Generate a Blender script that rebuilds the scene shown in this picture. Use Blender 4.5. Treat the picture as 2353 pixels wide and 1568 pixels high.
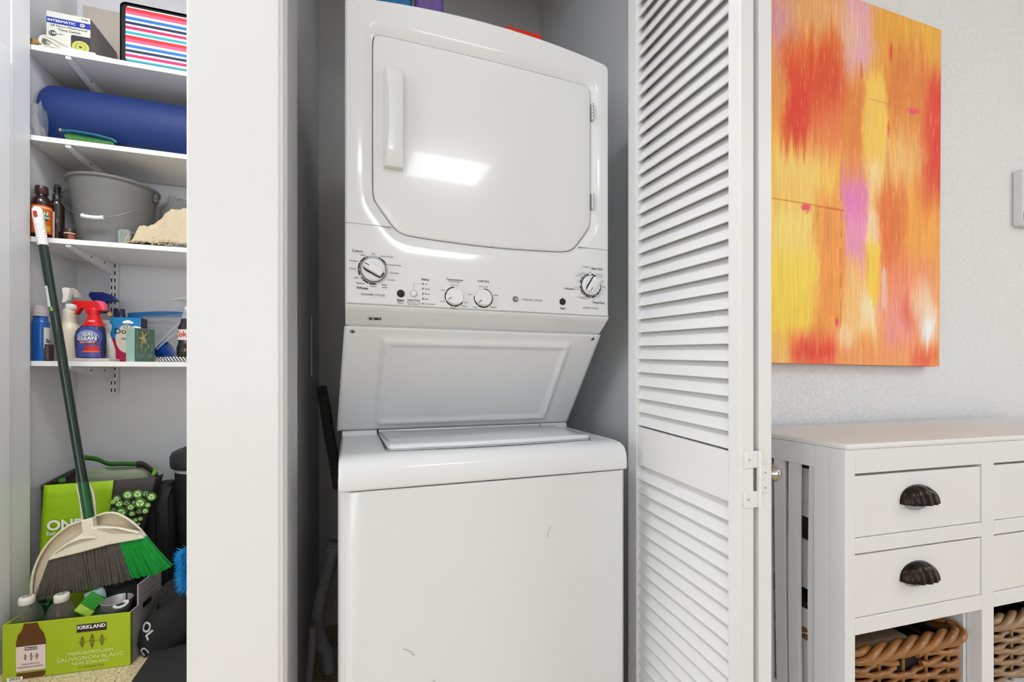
import bpy, math, random
from mathutils import Matrix, Vector, noise
random.seed(7)
for o in list(bpy.data.objects): bpy.data.objects.remove(o)
SC = bpy.context.scene
COL = SC.collection
# ---------------------------------------------------------------- camera
EYE = 1.035                      # lens height above the floor
FPX, YAW = 1034.0, math.radians(17.78)
cd = bpy.data.cameras.new('camera'); cam = bpy.data.objects.new('camera', cd); COL.objects.link(cam)
cam.location = (0, 0, EYE); cam.rotation_euler = (math.pi/2, 0, -YAW)
cd.sensor_width = 36.0; cd.lens = FPX/2353*36.0; cd.shift_y = 78/2353; cd.clip_start = .02
SC.camera = cam
# ---------------------------------------------------------------- world, exposure
wd = bpy.data.worlds.new('world'); SC.world = wd; wd.use_nodes = True
wd.node_tree.nodes['Background'].inputs[0].default_value = (0.90, 0.955, 1.03, 1)
wd.node_tree.nodes['Background'].inputs[1].default_value = 4.2
SC.view_settings.view_transform = 'Standard'; SC.view_settings.look = 'None'
SC.view_settings.gamma = 1.0; SC.view_settings.use_curve_mapping = False
SC.view_settings.exposure = -0.12
LAMPS = [(0.94, -2.02, 2.98, 13, 0.70, 0.48), (3.9, -1.6, 2.98, 20, 1.2, 0.6), (-.80, .95, 2.98, 42, .5, .6)]   # ceiling lamps: x, y, z, emission, size; last is an added closet fill
CEIL = 3.0
# ---------------------------------------------------------------- helpers
def lin(c):
    return tuple(((x/255)/12.92 if x/255 <= .04045 else ((x/255+.055)/1.055)**2.4) for x in c[:3]) + (1,)
MATS = {}
def mat(name, rgb, rough=.5, metal=0, var=.06, vscale=12, bump=0, bscale=200, trans=0, alpha=1, spec=.5, coat=0, ior=1.45, stretch=None):
    if name in MATS: return MATS[name]
    m = bpy.data.materials.new(name); m.use_nodes = True; nt = m.node_tree; N = nt.nodes; L = nt.links
    b = N['Principled BSDF']; MATS[name] = m
    b.inputs['Roughness'].default_value = rough; b.inputs['Metallic'].default_value = metal
    b.inputs['Transmission Weight'].default_value = trans; b.inputs['Alpha'].default_value = alpha
    b.inputs['Specular IOR Level'].default_value = spec; b.inputs['Coat Weight'].default_value = coat
    b.inputs['IOR'].default_value = ior
    tc = N.new('ShaderNodeTexCoord'); src = tc.outputs['Object']
    if stretch:
        mp = N.new('ShaderNodeMapping'); mp.inputs['Scale'].default_value = stretch; L.new(src, mp.inputs[0]); src = mp.outputs[0]
    nz = N.new('ShaderNodeTexNoise'); nz.inputs['Scale'].default_value = vscale; nz.inputs['Detail'].default_value = 3
    L.new(src, nz.inputs['Vector'])
    mx = N.new('ShaderNodeMix'); mx.data_type = 'RGBA'
    c = lin(rgb)
    mx.inputs[6].default_value = tuple(min(1, x*(1-var)) for x in c[:3])+(1,)
    mx.inputs[7].default_value = tuple(min(1, x*(1+var)) for x in c[:3])+(1,)
    L.new(nz.outputs[0], mx.inputs[0]); L.new(mx.outputs[2], b.inputs['Base Color'])
    if bump:
        n2 = N.new('ShaderNodeTexNoise'); n2.inputs['Scale'].default_value = bscale; n2.inputs['Detail'].default_value = 2
        L.new(src, n2.inputs['Vector'])
        bp = N.new('ShaderNodeBump'); bp.inputs['Strength'].default_value = bump; bp.inputs['Distance'].default_value = .002
        L.new(n2.outputs[0], bp.inputs['Height']); L.new(bp.outputs[0], b.inputs['Normal'])
    return m
WMAT = {}                                  # world matrix of every object built
def link(o, parent=None, M=None):
    COL.objects.link(o)
    if parent is not None: o.parent = parent
    if M is None: M = WMAT[parent.name].copy() if parent is not None else Matrix.Identity(4)
    WMAT[o.name] = M
    return o
def tag(o, label, cat, group=None, kind=None):
    if label: o['label'] = label
    if cat: o['category'] = cat
    if group: o['group'] = group
    if kind: o['kind'] = kind
    return o
def thing(name, loc, label, cat, group=None, rz=0):
    o = bpy.data.objects.new(name, None); o.empty_display_size = .05
    M = Matrix.Translation(loc) @ Matrix.Rotation(rz, 4, 'Z'); o.location = loc; o.rotation_euler = (0, 0, rz)
    link(o, None, M); return tag(o, label, cat, group)
class MB:
    def __init__(s, M=None): s.v = []; s.f = []; s.M = M
    def add(s, vs, fs):
        n = len(s.v); s.v += [Vector(p) for p in vs]; s.f += [tuple(i+n for i in f) for f in fs]; return s
    def box(s, x0, x1, y0, y1, z0, z1):
        return s.add([(x0,y0,z0),(x1,y0,z0),(x1,y1,z0),(x0,y1,z0),(x0,y0,z1),(x1,y0,z1),(x1,y1,z1),(x0,y1,z1)],
                     [(3,2,1,0),(4,5,6,7),(0,1,5,4),(1,2,6,5),(2,3,7,6),(3,0,4,7)])
    def lathe(s, c, prof, n=32, sx=1, sy=1, axis='Z', a0=0):
        vs = []; fs = []
        for r, h in prof:
            for i in range(n):
                a = a0+2*math.pi*i/n; x, y = r*math.cos(a)*sx, r*math.sin(a)*sy
                if axis == 'Z': p = (c[0]+x, c[1]+y, c[2]+h)
                elif axis == 'Y': p = (c[0]+x, c[1]+h, c[2]+y)
                else: p = (c[0]+h, c[1]+x, c[2]+y)
                vs.append(p)
        k = len(prof)
        for j in range(k-1):
            for i in range(n):
                q = (j*n+i, j*n+(i+1) % n, (j+1)*n+(i+1) % n, (j+1)*n+i)
                fs.append(q if axis != 'Y' else q[::-1])
        if prof[0][0] > 1e-6: fs.append(tuple(range(n))[::-1] if axis != 'Y' else tuple(range(n)))
        if prof[-1][0] > 1e-6: fs.append(tuple((k-1)*n+i for i in range(n)) if axis != 'Y' else tuple((k-1)*n+i for i in range(n))[::-1])
        return s.add(vs, fs)
    def tube(s, pts, r, n=8, closed=False, cap=True):
        pts = [Vector(p) for p in pts]; m = len(pts); vs = []; fs = []; up = None
        for i, p in enumerate(pts):
            if closed: t = pts[(i+1) % m]-pts[i-1]
            else: t = pts[min(i+1, m-1)]-pts[max(i-1, 0)]
            t.normalize()
            if up is None:
                up = Vector((0,0,1)) if abs(t.z) < .9 else Vector((1,0,0))
            a = t.cross(up)
            if a.length < 1e-4: a = t.orthogonal()
            a.normalize(); b = a.cross(t).normalized(); up = b
            rr = r(i/(m-1)) if callable(r) else r
            for k in range(n):
                th = 2*math.pi*k/n; vs.append(p+a*(rr*math.cos(th))+b*(rr*math.sin(th)))
        for i in range(m if closed else m-1):
            j = (i+1) % m
            for k in range(n): fs.append((i*n+k, i*n+(k+1) % n, j*n+(k+1) % n, j*n+k))
        if cap and not closed: fs += [tuple(range(n))[::-1], tuple((m-1)*n+k for k in range(n))]
        return s.add(vs, fs)
    def prism(s, pts, f0, f1):
        """outline pts (2d) extruded between two mappings f0 (front) and f1 (back)"""
        n = len(pts); vs = [f0(*p) for p in pts]+[f1(*p) for p in pts]
        fs = [tuple(range(n)), tuple(range(2*n-1, n-1, -1))]+[(i, i+n, (i+1) % n+n, (i+1) % n) for i in range(n)]
        return s.add(vs, fs)
    def loops(s, ls, cap0=False, cap1=False):
        n = len(ls[0]); vs = [p for l in ls for p in l]; fs = []
        for j in range(len(ls)-1):
            for i in range(n): fs.append((j*n+i, j*n+(i+1) % n, (j+1)*n+(i+1) % n, (j+1)*n+i))
        if cap0: fs.append(tuple(range(n))[::-1])
        if cap1: fs.append(tuple((len(ls)-1)*n+i for i in range(n)))
        return s.add(vs, fs)
    def poly(s, pts, f, h=0):
        return s.add([f(p[0], p[1], h) for p in pts], [tuple(range(len(pts)))])
    def ribbon(s, pts, w, f, h=0, closed=False):
        m = len(pts); vs = []; fs = []
        for i in range(m):
            a = Vector(pts[i-1] if (closed or i) else pts[0]); b = Vector(pts[(i+1) % m] if (closed or i < m-1) else pts[-1])
            t = (b-a).normalized(); nn = Vector((-t.y, t.x))*w/2; p = Vector(pts[i])
            q = p+nn; vs.append(f(q.x, q.y, h)); q = p-nn; vs.append(f(q.x, q.y, h))
        for i in range(m if closed else m-1):
            j = (i+1) % m; fs.append((2*i, 2*i+1, 2*j+1, 2*j))
        return s.add(vs, fs)
    def disc(s, x, y, r, f, h=0, n=20, ry=None):
        ry = ry or r
        return s.poly([(x+r*math.cos(2*math.pi*i/n), y+ry*math.sin(2*math.pi*i/n)) for i in range(n)], f, h)
    def arc(s, x, y, r, w, a0, a1, f, h=0, n=14):
        return s.ribbon([(x+r*math.cos(math.radians(a0+(a1-a0)*i/n)), y+r*math.sin(math.radians(a0+(a1-a0)*i/n))) for i in range(n+1)], w, f, h)
    def build(s, name, m, parent=None, smooth=55, bevel=0, seg=2, origin=None, solid=0, sub=0):
        me = bpy.data.meshes.new(name)
        W = WMAT[parent.name] if parent is not None else (Matrix.Translation(origin) if origin else Matrix.Identity(4))
        inv = W.inverted(); M = s.M
        vs = [inv @ (M @ p if M else p) for p in s.v]
        me.from_pydata(vs, [], s.f); me.materials.append(m)
        if smooth:
            me.shade_smooth(); me.set_sharp_from_angle(angle=math.radians(smooth))
        o = bpy.data.objects.new(name, me)
        if parent is None and origin: o.location = origin
        if solid:
            md = o.modifiers.new('solid', 'SOLIDIFY'); md.thickness = solid; md.offset = 0
        if bevel:
            md = o.modifiers.new('bevel', 'BEVEL'); md.width = bevel; md.segments = seg; md.limit_method = 'ANGLE'; md.angle_limit = math.radians(40)
            md.harden_normals = False
        if sub:
            md = o.modifiers.new('sub', 'SUBSURF'); md.levels = sub; md.render_levels = sub
        return link(o, parent, W.copy())
def inst(src, name, parent, loc, rot=(0,0,0), M=None):
    """copy sharing mesh data; src mesh is centred on its own origin"""
    o = bpy.data.objects.new(name, src); COL.objects.link(o); o.parent = parent
    W = WMAT[parent.name] if parent is not None else Matrix.Identity(4)
    Mw = (Matrix.Translation(loc) @ (M if M else Matrix.Identity(4)) @
          Matrix.Rotation(rot[2],4,'Z') @ Matrix.Rotation(rot[1],4,'Y') @ Matrix.Rotation(rot[0],4,'X'))
    o.matrix_local = W.inverted() @ Mw; WMAT[o.name] = Mw; return o
def rawmesh(mb, name, m, smooth=35):
    me = bpy.data.meshes.new(name); me.from_pydata([tuple(p) for p in mb.v], [], mb.f); me.materials.append(m)
    if smooth: me.shade_smooth(); me.set_sharp_from_angle(angle=math.radians(smooth))
    return me
class Fr:                                   # a turned upright frame (x along the front, y into depth)
    def __init__(s, ox, oy, deg, oz=0):
        r = math.radians(deg); s.o = Vector((ox, oy, oz)); s.wx = Vector((math.cos(r), math.sin(r), 0)); s.wy = Vector((-math.sin(r), math.cos(r), 0))
        s.M = Matrix.Translation(s.o) @ Matrix.Rotation(r, 4, 'Z')
    def w(s, x, y, z): return s.M @ Vector((x, y, z))
    def face(s, y=0): return lambda x, z, h=0: s.M @ Vector((x, y-h, z))      # drawing plane seen from the front
def plane(o, ex, ey):
    o, ex, ey = Vector(o), Vector(ex).normalized(), Vector(ey).normalized(); n = ex.cross(ey)
    return lambda x, y, h=0: o+ex*x+ey*y+n*h
def front(Y, ox=0, oz=0): return lambda x, z, h=0: Vector((ox+x, Y-h, oz+z))
def cyl(cx, cy, R, z0, a0=0, sy=1):                                    # label wrapped on an upright bottle
    return lambda x, z, h=0: Vector((cx+(R+h)*math.sin(x/R+a0), cy-(R+h)*sy*math.cos(x/R+a0), z0+z))
_c, _s = math.cos(YAW), math.sin(YAW)
def at(u, v, Y):                            # photograph measurement -> point at depth Y
    a, b = (u-1176.5)/FPX, (862-v)/FPX; k = Y/(_c-a*_s)
    return Vector(((_s+a*_c)*k, Y, EYE+b*k))
def outl(px, Y): return [(p.x, p.z) for p in (at(u, v, Y) for u, v in px)]
def smoothpts(pts, n=4, closed=False):
    P = [Vector(p) for p in pts]; m = len(P); out = []
    for i in range(m if closed else m-1):
        p0 = P[i-1] if (closed or i) else P[0]; p1 = P[i]; p2 = P[(i+1) % m]; p3 = P[(i+2) % m] if (closed or i < m-2) else P[-1]
        for k in range(n):
            t = k/n
            out.append(.5*((2*p1)+(p2-p0)*t+(2*p0-5*p1+4*p2-p3)*t*t+(3*p1-p0-3*p2+p3)*t*t*t))
    if not closed: out.append(P[-1])
    return out
def rrect(x0, x1, y0, y1, r, n=5):
    out = []
    for cx, cy, a in ((x1-r,y1-r,0),(x0+r,y1-r,90),(x0+r,y0+r,180),(x1-r,y0+r,270)):
        for i in range(n+1):
            t = math.radians(a+90*i/n); out.append((cx+r*math.cos(t), cy+r*math.sin(t)))
    return out
TEXTS = []
def text(parent, m, f, items, name='lettering', label=None):
    """items: (string, x, y, size, align, bold, angle)"""
    cs = []
    for it in items:
        s, x, y, size = it[:4]; al = it[4] if len(it) > 4 else 'CENTER'; bold = it[5] if len(it) > 5 else 0; ang = it[6] if len(it) > 6 else 0
        wide = it[7] if len(it) > 7 else 1; sh = it[8] if len(it) > 8 else 0
        cu = bpy.data.curves.new('t', 'FONT'); cu.body = s; cu.size = size; cu.align_x = al; cu.align_y = 'CENTER'; cu.resolution_u = 5 if size > .024 else 2
        cu.offset = bold*size; cu.shear = sh
        o = bpy.data.objects.new('t', cu); COL.objects.link(o); cs.append((o, x, y, ang, wide))
    TEXTS.append((parent, m, f, cs, name, label))
def bake_texts():
    dg = bpy.context.evaluated_depsgraph_get(); dg.update()
    jobs = []
    for parent, m, f, cs, name, label in TEXTS:
        jobs += [(parent, m, f, [c], name, label) for c in cs] if len(cs) <= 6 else [(parent, m, f, cs, name, label)]
    for parent, m, f, cs, name, label in jobs:
        mb = MB()
        for o, x, y, ang, wide in cs:
            me = bpy.data.meshes.new_from_object(o.evaluated_get(dg)); ca, sa = math.cos(math.radians(ang)), math.sin(math.radians(ang))
            vs = []
            for v in me.vertices:
                px, py = v.co.x*wide, v.co.y
                vs.append(f(x+px*ca-py*sa, y+px*sa+py*ca, .0006))
            mb.add(vs, [tuple(p.vertices) for p in me.polygons]); bpy.data.meshes.remove(me)
        t = mb.build(name, m, parent, smooth=0)
        if label: t['label'] = label
    for _, _, _, cs, _, _ in TEXTS:
        for c in cs:
            cu = c[0].data; bpy.data.objects.remove(c[0]); bpy.data.curves.remove(cu)
def struct(name, mb, m, **k):
    o = mb.build(name, m, **k); o['kind'] = 'structure'; return o
# ---------------------------------------------------------------- materials
WALLM = mat('wall paint', (228,228,230), .6, var=.02, vscale=3, bump=.15, bscale=120)
TRIM = mat('trim enamel', (233,233,234), .35, var=.015, vscale=4, bump=.06, bscale=90)
DOORM = mat('door enamel', (233,233,233), .38, var=.015, vscale=6, bump=.05, bscale=120)
APPL = mat('appliance enamel', (226,227,228), .13, var=.01, vscale=5, bump=.012, bscale=700, coat=.3)
PLAST = mat('white plastic', (228,229,230), .3, var=.01)
BLACK = mat('black plastic', (22,22,24), .4, var=.2)
INK = mat('black ink', (28,28,30), .5, var=.05)
GREYINK = mat('grey ink', (140,142,145), .5, var=.05)
CHROME = mat('chrome', (200,200,200), .15, 1)
STEEL = mat('steel', (170,170,172), .3, 1)
GAPSHADE = mat('gap shade', (30,30,31), .7)  # near-black colour stands in for the shade inside door and drawer gaps
WHITE = mat('white print', (240,240,236), .5, var=.02)
MELA = mat('melamine shelf', (233,232,230), .35, var=.02, vscale=6)
CREAM = mat('cream plastic', (232,222,200), .4, var=.04, vscale=20)
FABK = mat('black nylon', (30,30,32), .8, var=.35, vscale=60, bump=.5, bscale=500)
def clearmat(name, rgb, alpha, rough=.15):
    if name in MATS: return MATS[name]
    m = bpy.data.materials.new(name); m.use_nodes = True; nt = m.node_tree; b = nt.nodes['Principled BSDF']; MATS[name] = m
    b.inputs['Base Color'].default_value = lin(rgb); b.inputs['Roughness'].default_value = rough
    nz = nt.nodes.new('ShaderNodeTexNoise'); nz.inputs['Scale'].default_value = 30
    tc = nt.nodes.new('ShaderNodeTexCoord'); nt.links.new(tc.outputs['Object'], nz.inputs['Vector'])
    mr = nt.nodes.new('ShaderNodeMapRange'); mr.inputs[3].default_value = alpha*.6; mr.inputs[4].default_value = min(1, alpha*1.4)
    nt.links.new(nz.outputs[0], mr.inputs[0]); nt.links.new(mr.outputs[0], b.inputs['Alpha'])
    return m
CLEAR = clearmat('clear plastic', (235,238,240), .22)
FILM = clearmat('plastic film', (190,193,193), .26, .25)
# textured (knock-down) wall
def knock():
    m = bpy.data.materials.new('textured wall paint'); m.use_nodes = True; nt = m.node_tree; N, L = nt.nodes, nt.links; b = N['Principled BSDF']
    tc = N.new('ShaderNodeTexCoord'); nz = N.new('ShaderNodeTexNoise'); nz.inputs['Scale'].default_value = 45; nz.inputs['Detail'].default_value = 4; nz.inputs['Distortion'].default_value = 1.2
    L.new(tc.outputs['Object'], nz.inputs['Vector'])
    rp = N.new('ShaderNodeValToRGB'); rp.color_ramp.elements[0].position = .47; rp.color_ramp.elements[1].position = .56
    L.new(nz.outputs[0], rp.inputs[0])
    bp = N.new('ShaderNodeBump'); bp.inputs["Strength"].default_value = .5; bp.inputs["Distance"].default_value = .0025
    L.new(rp.outputs[0], bp.inputs['Height']); L.new(bp.outputs[0], b.inputs['Normal'])
    b.inputs['Base Color'].default_value = lin((228,228,228)); b.inputs['Roughness'].default_value = .5
    return m
KNOCK = knock()
def floor_mat():
    m = bpy.data.materials.new('speckled vinyl floor'); m.use_nodes = True; nt = m.node_tree; N, L = nt.nodes, nt.links; b = N['Principled BSDF']
    tc = N.new('ShaderNodeTexCoord'); mp = N.new('ShaderNodeMapping'); mp.inputs['Scale'].default_value = (1, 1.8, 1); L.new(tc.outputs['Object'], mp.inputs[0])
    nz = N.new('ShaderNodeTexNoise'); nz.inputs['Scale'].default_value = 110; nz.inputs['Detail'].default_value = 3; L.new(mp.outputs[0], nz.inputs['Vector'])
    rp = N.new('ShaderNodeValToRGB'); e = rp.color_ramp.elements
    e[0].position = .36; e[0].color = lin((95,80,58)); e[1].position = .47; e[1].color = lin((214,196,158))
    L.new(nz.outputs[0], rp.inputs[0]); L.new(rp.outputs[0], b.inputs['Base Color']); b.inputs['Roughness'].default_value = .45
    return m
FLOORM = floor_mat()
# ================================================================ the setting
XL = -1.25                                   # inner face of the left wall in the shelf closet
struct('floor', MB().box(-4, 6, -4, 2.8, -.1, 0), FLOORM, smooth=0)
struct('ceiling', MB().box(-4, 6, -4, 2.8, CEIL, CEIL+.1), WALLM, smooth=0)
struct('wall_left', MB().box(-1.45, XL, 2.19, 2.75, 0, CEIL), WALLM, smooth=0)
struct('wall_closet_back', MB().box(-1.45, -.2, 2.535, 2.66, 0, CEIL), WALLM, smooth=0)
struct('trim_1', MB().box(-1.45, -1.222, 2.095, 2.19, 0, CEIL), TRIM, bevel=.003)
struct('wall_hall_left', MB().box(-1.45, -1.225, 1.62, 2.095, 0, CEIL), WALLM, smooth=0)
# casing board on the hall wall beside the closet
struct('trim_4', MB().box(-1.225, -1.207, 1.985, 2.066, 0, 2.186), TRIM, bevel=.004)
# partition between the two closets, its capped end and the jamb
struct('wall_partition', MB().box(-.314, -.19, .985, 2.535, 0, CEIL), WALLM, smooth=0)
struct('trim_2', MB().box(-.318, -.163, .97, .985, 0, CEIL), TRIM, bevel=.004, seg=3)
jb = MB()
prof = [(-.163,.974),(-.158,.976),(-.157,.990),(-.1545,.993),(-.1545,1.018),(-.157,1.021),(-.157,1.157),(-.19,1.157),(-.19,.974)]
jb.prism(prof, lambda x, y: Vector((x, y, 0)), lambda x, y: Vector((x, y, CEIL)))
struct('trim_3', jb, TRIM, smooth=50)
struct('wall_alcove_back', MB().box(-.314, 1.2, 2.0, 2.1, 0, CEIL), WALLM, smooth=0)
struct('wall_alcove_right', MB().box(.78, .9, 1.12, 2.1, 0, CEIL), WALLM, smooth=0)
struct('wall_header', MB().box(-.19, .9, 1.0, 1.13, 2.46, CEIL), WALLM, smooth=0)
struct('wall_right', MB().box(.775, 6, 1.0, 1.12, 0, CEIL), KNOCK, smooth=0)
struct('baseboard_right', MB().box(.80, 6, .986, 1.0, 0, .09), TRIM, bevel=.003)
# far sides of the room behind the camera; unseen windows added to light the closet
def pierced(fix, a0, a1, holes, axis):
    mb = MB(); xs = [a0]+[v for h in holes for v in h[:2]]+[a1]
    def put(u0, u1, z0, z1): mb.box(u0, u1, fix-.1, fix, z0, z1) if axis == 'y' else mb.box(fix-.1, fix, u0, u1, z0, z1)
    for i in range(0, len(xs), 2): put(xs[i], xs[i+1], 0, CEIL)
    for u0, u1, z0, z1 in holes: put(u0, u1, 0, z0); put(u0, u1, z1, CEIL)
    return mb
struct('wall_rear', pierced(-3.6, -4.1, 6.1, [(-2.3,-.1,.6,2.5),(4.0,5.6,.6,2.4)], 'y'), WALLM, smooth=0)
struct('wall_far_left', pierced(-4.0, -3.6, 1.62, [(-2.8,-.2,.6,2.5)], 'x'), WALLM, smooth=0)
struct('wall_far_right', MB().box(6.0, 6.1, -3.6, 1.12, 0, CEIL), WALLM, smooth=0)
struct('wall_rear_left', MB().box(-4.1, -1.45, 1.62, 1.72, 0, CEIL), WALLM, smooth=0)
# ceiling lamps behind the camera, plus an added fill light for the shelf closet
LAMPM = bpy.data.materials.new('lamp diffuser'); LAMPM.use_nodes = True
_b = LAMPM.node_tree.nodes['Principled BSDF']; _b.inputs['Emission Color'].default_value = (.96,.98,1,1)
for i, (x, y, z, w, sx, sy) in enumerate(LAMPS):
    m = LAMPM.copy(); m.name = 'lamp diffuser %d' % i
    m.node_tree.nodes['Principled BSDF'].inputs['Emission Strength'].default_value = w
    t = thing('ceiling_light', (x, y, CEIL), ['flat white ceiling light above the washer side', 'flat white ceiling light above the cabinet side', 'flat white ceiling light in front of the shelf closet', 'flat white ceiling light in the room at the left'][i], 'light', 'ceiling lights')
    MB().box(x-sx/2-.02, x+sx/2+.02, y-sy/2-.02, y+sy/2+.02, z+.002, CEIL).build('lamp_frame', TRIM, t, bevel=.004)
    MB().box(x-sx/2, x+sx/2, y-sy/2, y+sy/2, z-.01, z+.002).build('diffuser', m, t, smooth=0)
# ================================================================ stacked washer and dryer
U = Fr(-.0485, 1.078, 2.0, EYE)              # z measured from lens height, x along the front, y into the alcove
unit = thing('stacked_washer_dryer', (U.o.x+.33, U.o.y+.3, 0), 'white stacked washer and dryer standing in the alcove', 'washer dryer')
WID = .683
def topz(x): return .883-.235*(x-.3415)**2
# cabinet behind the front
prof = [(.025,.866),(.025,.17),(.05,.116),(.256,-.155),(.70,-.155),(.70,.866)]
mb = MB(U.M); mb.prism(prof, lambda y, z: Vector((.004, y, z)), lambda y, z: Vector((WID-.004, y, z)))
mb.build('dryer_cabinet', APPL, unit, bevel=.005)
# door outline
def chaikin(pts, it=3, keep=.25):
    for _ in range(it):
        q = []
        for i in range(len(pts)):
            a, b = Vector(pts[i]), Vector(pts[(i+1) % len(pts)]); q += [a.lerp(b, keep), a.lerp(b, 1-keep)]
        pts = q
    return [tuple(p) for p in pts]
dcorner = [(.0606,.70),(.0606,.775),(.064,.786),(.078,.790),(.13,.7905),(.345,.7925),(.56,.7905),(.612,.790),(.6255,.785),(.629,.772),(.629,.70),(.629,.45),
           (.628,.412),(.622,.398),(.588,.353),(.574,.338),(.556,.3315),(.50,.3275),(.345,.3225),(.19,.3275),(.134,.3315),(.116,.338),(.102,.353),(.068,.398),(.0615,.412),(.0606,.45)]
dline = chaikin(dcorner, 2)
CXY = (.345,.56); NN = 160
oline = [(x/40*WID, topz(x/40*WID)) for x in range(40, -1, -1)]
oline = [(WID, .160),(WID, topz(WID)-.012),(WID-.004, topz(WID)-.004)]+oline[1:-1]+[(.004, topz(0)-.004),(0, topz(0)-.012),(0, .160)]
def ray_out(line, ang):
    d = Vector((math.cos(ang), math.sin(ang))); best = None
    for i in range(len(line)):
        a, b = Vector(line[i])-Vector(CXY), Vector(line[(i+1) % len(line)])-Vector(CXY); e = b-a
        den = d.x*e.y-d.y*e.x
        if abs(den) < 1e-12: continue
        t = (a.x*e.y-a.y*e.x)/den; s = (a.x*d.y-a.y*d.x)/den
        if t > 0 and -1e-9 <= s <= 1+1e-9: best = t if best is None else max(best, t)
    return Vector(CXY)+d*best
angs = set(2*math.pi*i/NN for i in range(NN))
for p in [(WID,.160),(0,.160),(WID,topz(WID)-.012),(0,topz(0)-.012),(WID-.004,topz(WID)-.004),(.004,topz(0)-.004)]:
    angs.add(math.atan2(p[1]-CXY[1], p[0]-CXY[0]) % (2*math.pi))
angs = sorted(angs)
D0 = [ray_out(dline, a) for a in angs]; O0 = [ray_out(oline, a) for a in angs]
def off(loop, d):
    n = len(loop); out = []
    for i in range(n):
        t = loop[(i+1) % n]-loop[i-1]; nn = Vector((t.y, -t.x)).normalized(); out.append(loop[i]+nn*d)
    return out
def L3(loop, y): return [Vector((p.x, y, p.y)) for p in loop]
def lerp2(a, b, t): return [p.lerp(q, t) for p, q in zip(a, b)]
A1 = off(D0, .026); A2 = off(D0, .016); A3 = off(D0, .006); A4 = off(D0, .0022)
mb = MB(U.M)
mb.loops([L3(off(O0, -.0), .03), L3(O0, .004), L3(off(O0, -.004), 0), L3(lerp2(off(O0,-.004), A1, .5), -.0005), L3(A1, 0), L3(A2, .0025), L3(A3, .008), L3(A4, .010), L3(A4, .03)])
fp = mb.build('front_panel', APPL, unit, smooth=40)
mb = MB(U.M); mb.loops([L3(A4, .0285), L3(off(D0, -.01), .0285)]); mb.build('door_gap', GAPSHADE, unit)
mb = MB(U.M)
mb.loops([L3(D0, .028), L3(D0, .008), L3(off(D0, -.0018), .0058), L3(off(D0, -.005), .005)]+[L3(lerp2(off(D0,-.005), [Vector(CXY)]*len(D0), t), .005) for t in (.1,.4,.75,.97)], cap1=True)
ddoor = mb.build('dryer_door', APPL, unit, smooth=40); ddoor['label'] = 'square white dryer door'
# handle on the door
secs = []
for i in range(13):
    t = i/12; z = .7085-.2285*t; e = .007*math.sin(math.pi*t); tp = .0005 if i in (0, 12) else 0
    secs.append([Vector((.0825, .006, z)), Vector((.0825+.004+e, -.020+tp*20, z)), Vector((.0870+e, -.024+tp*20, z)), Vector((.121, -.024+tp*20, z)), Vector((.1255, -.021+tp*20, z)), Vector((.1275, .006, z))])
mb = MB(U.M); mb.loops(secs, True, True); mb.build('door_handle', APPL, ddoor, smooth=40)
for z in (.7166,.4734):
    mb = MB(U.M); mb.box(.6285,.6345,-.001,.012,z-.022,z+.022); h = mb.build('hinge', STEEL, ddoor, bevel=.001)
    mb = MB(U.M)
    for k in range(5): mb.lathe((.6315,-.0015,z-.022+.0088*k), [(.0026,.0004),(.003,.001),(.003,.0078),(.0026,.0084)], 10)
    mb.build('knuckle', CHROME, h)
for x0, x1, z in ((.001,.1005,.3435),(.589,.682,.3445)):
    mb = MB(U.M); mb.box(x0, x1, -.0007, .004, z-.0006, z+.0006); mb.build('seam', mat('seam shadow gap', (140,140,141), .8), unit, smooth=0)
# console underside, its latch and the slanted splash panel
mb = MB(U.M); pr = [(.0,.160),(.002,.156),(.008,.150),(.05,.1175)]
for j in range(len(pr)-1): mb.add([(0.0005,pr[j][0],pr[j][1]),(WID-.0005,pr[j][0],pr[j][1]),(WID-.0005,pr[j+1][0],pr[j+1][1]),(0.0005,pr[j+1][0],pr[j+1][1])], [(3,2,1,0)])
mb.add([(0.0005,)+p for p in pr]+[(.0005,.05,.16)], [(0,1,2,3,4)]); mb.add([(WID-.0005,)+p for p in pr]+[(WID-.0005,.05,.16)], [(4,3,2,1,0)])
mb.build('console_underside', APPL, unit)
uf = plane(U.w(0,.0285,.1335), U.wx, Vector((0,0,1))*.6-U.wy*.8)
lt = MB(); lt.box(-.016,.014,-.0045,.0045,0,.0015); lt.v = [uf(p.x+.066, p.y, p.z) for p in lt.v]; lo = lt.build('latch', mat('latch grey', (170,170,170), .4), unit)
lt = MB(); lt.poly([(.054,-.004),(.058,-.004),(.058,.004),(.054,.004)], uf, .002); lt.poly([(.064,-.003),(.072,-.003),(.076,0),(.072,.003),(.064,.003)], uf, .002); lt.poly([(.077,-.004),(.079,-.004),(.079,.004),(.077,.004)], uf, .002); lt.build('latch_mark', INK, lo, smooth=0)
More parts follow.
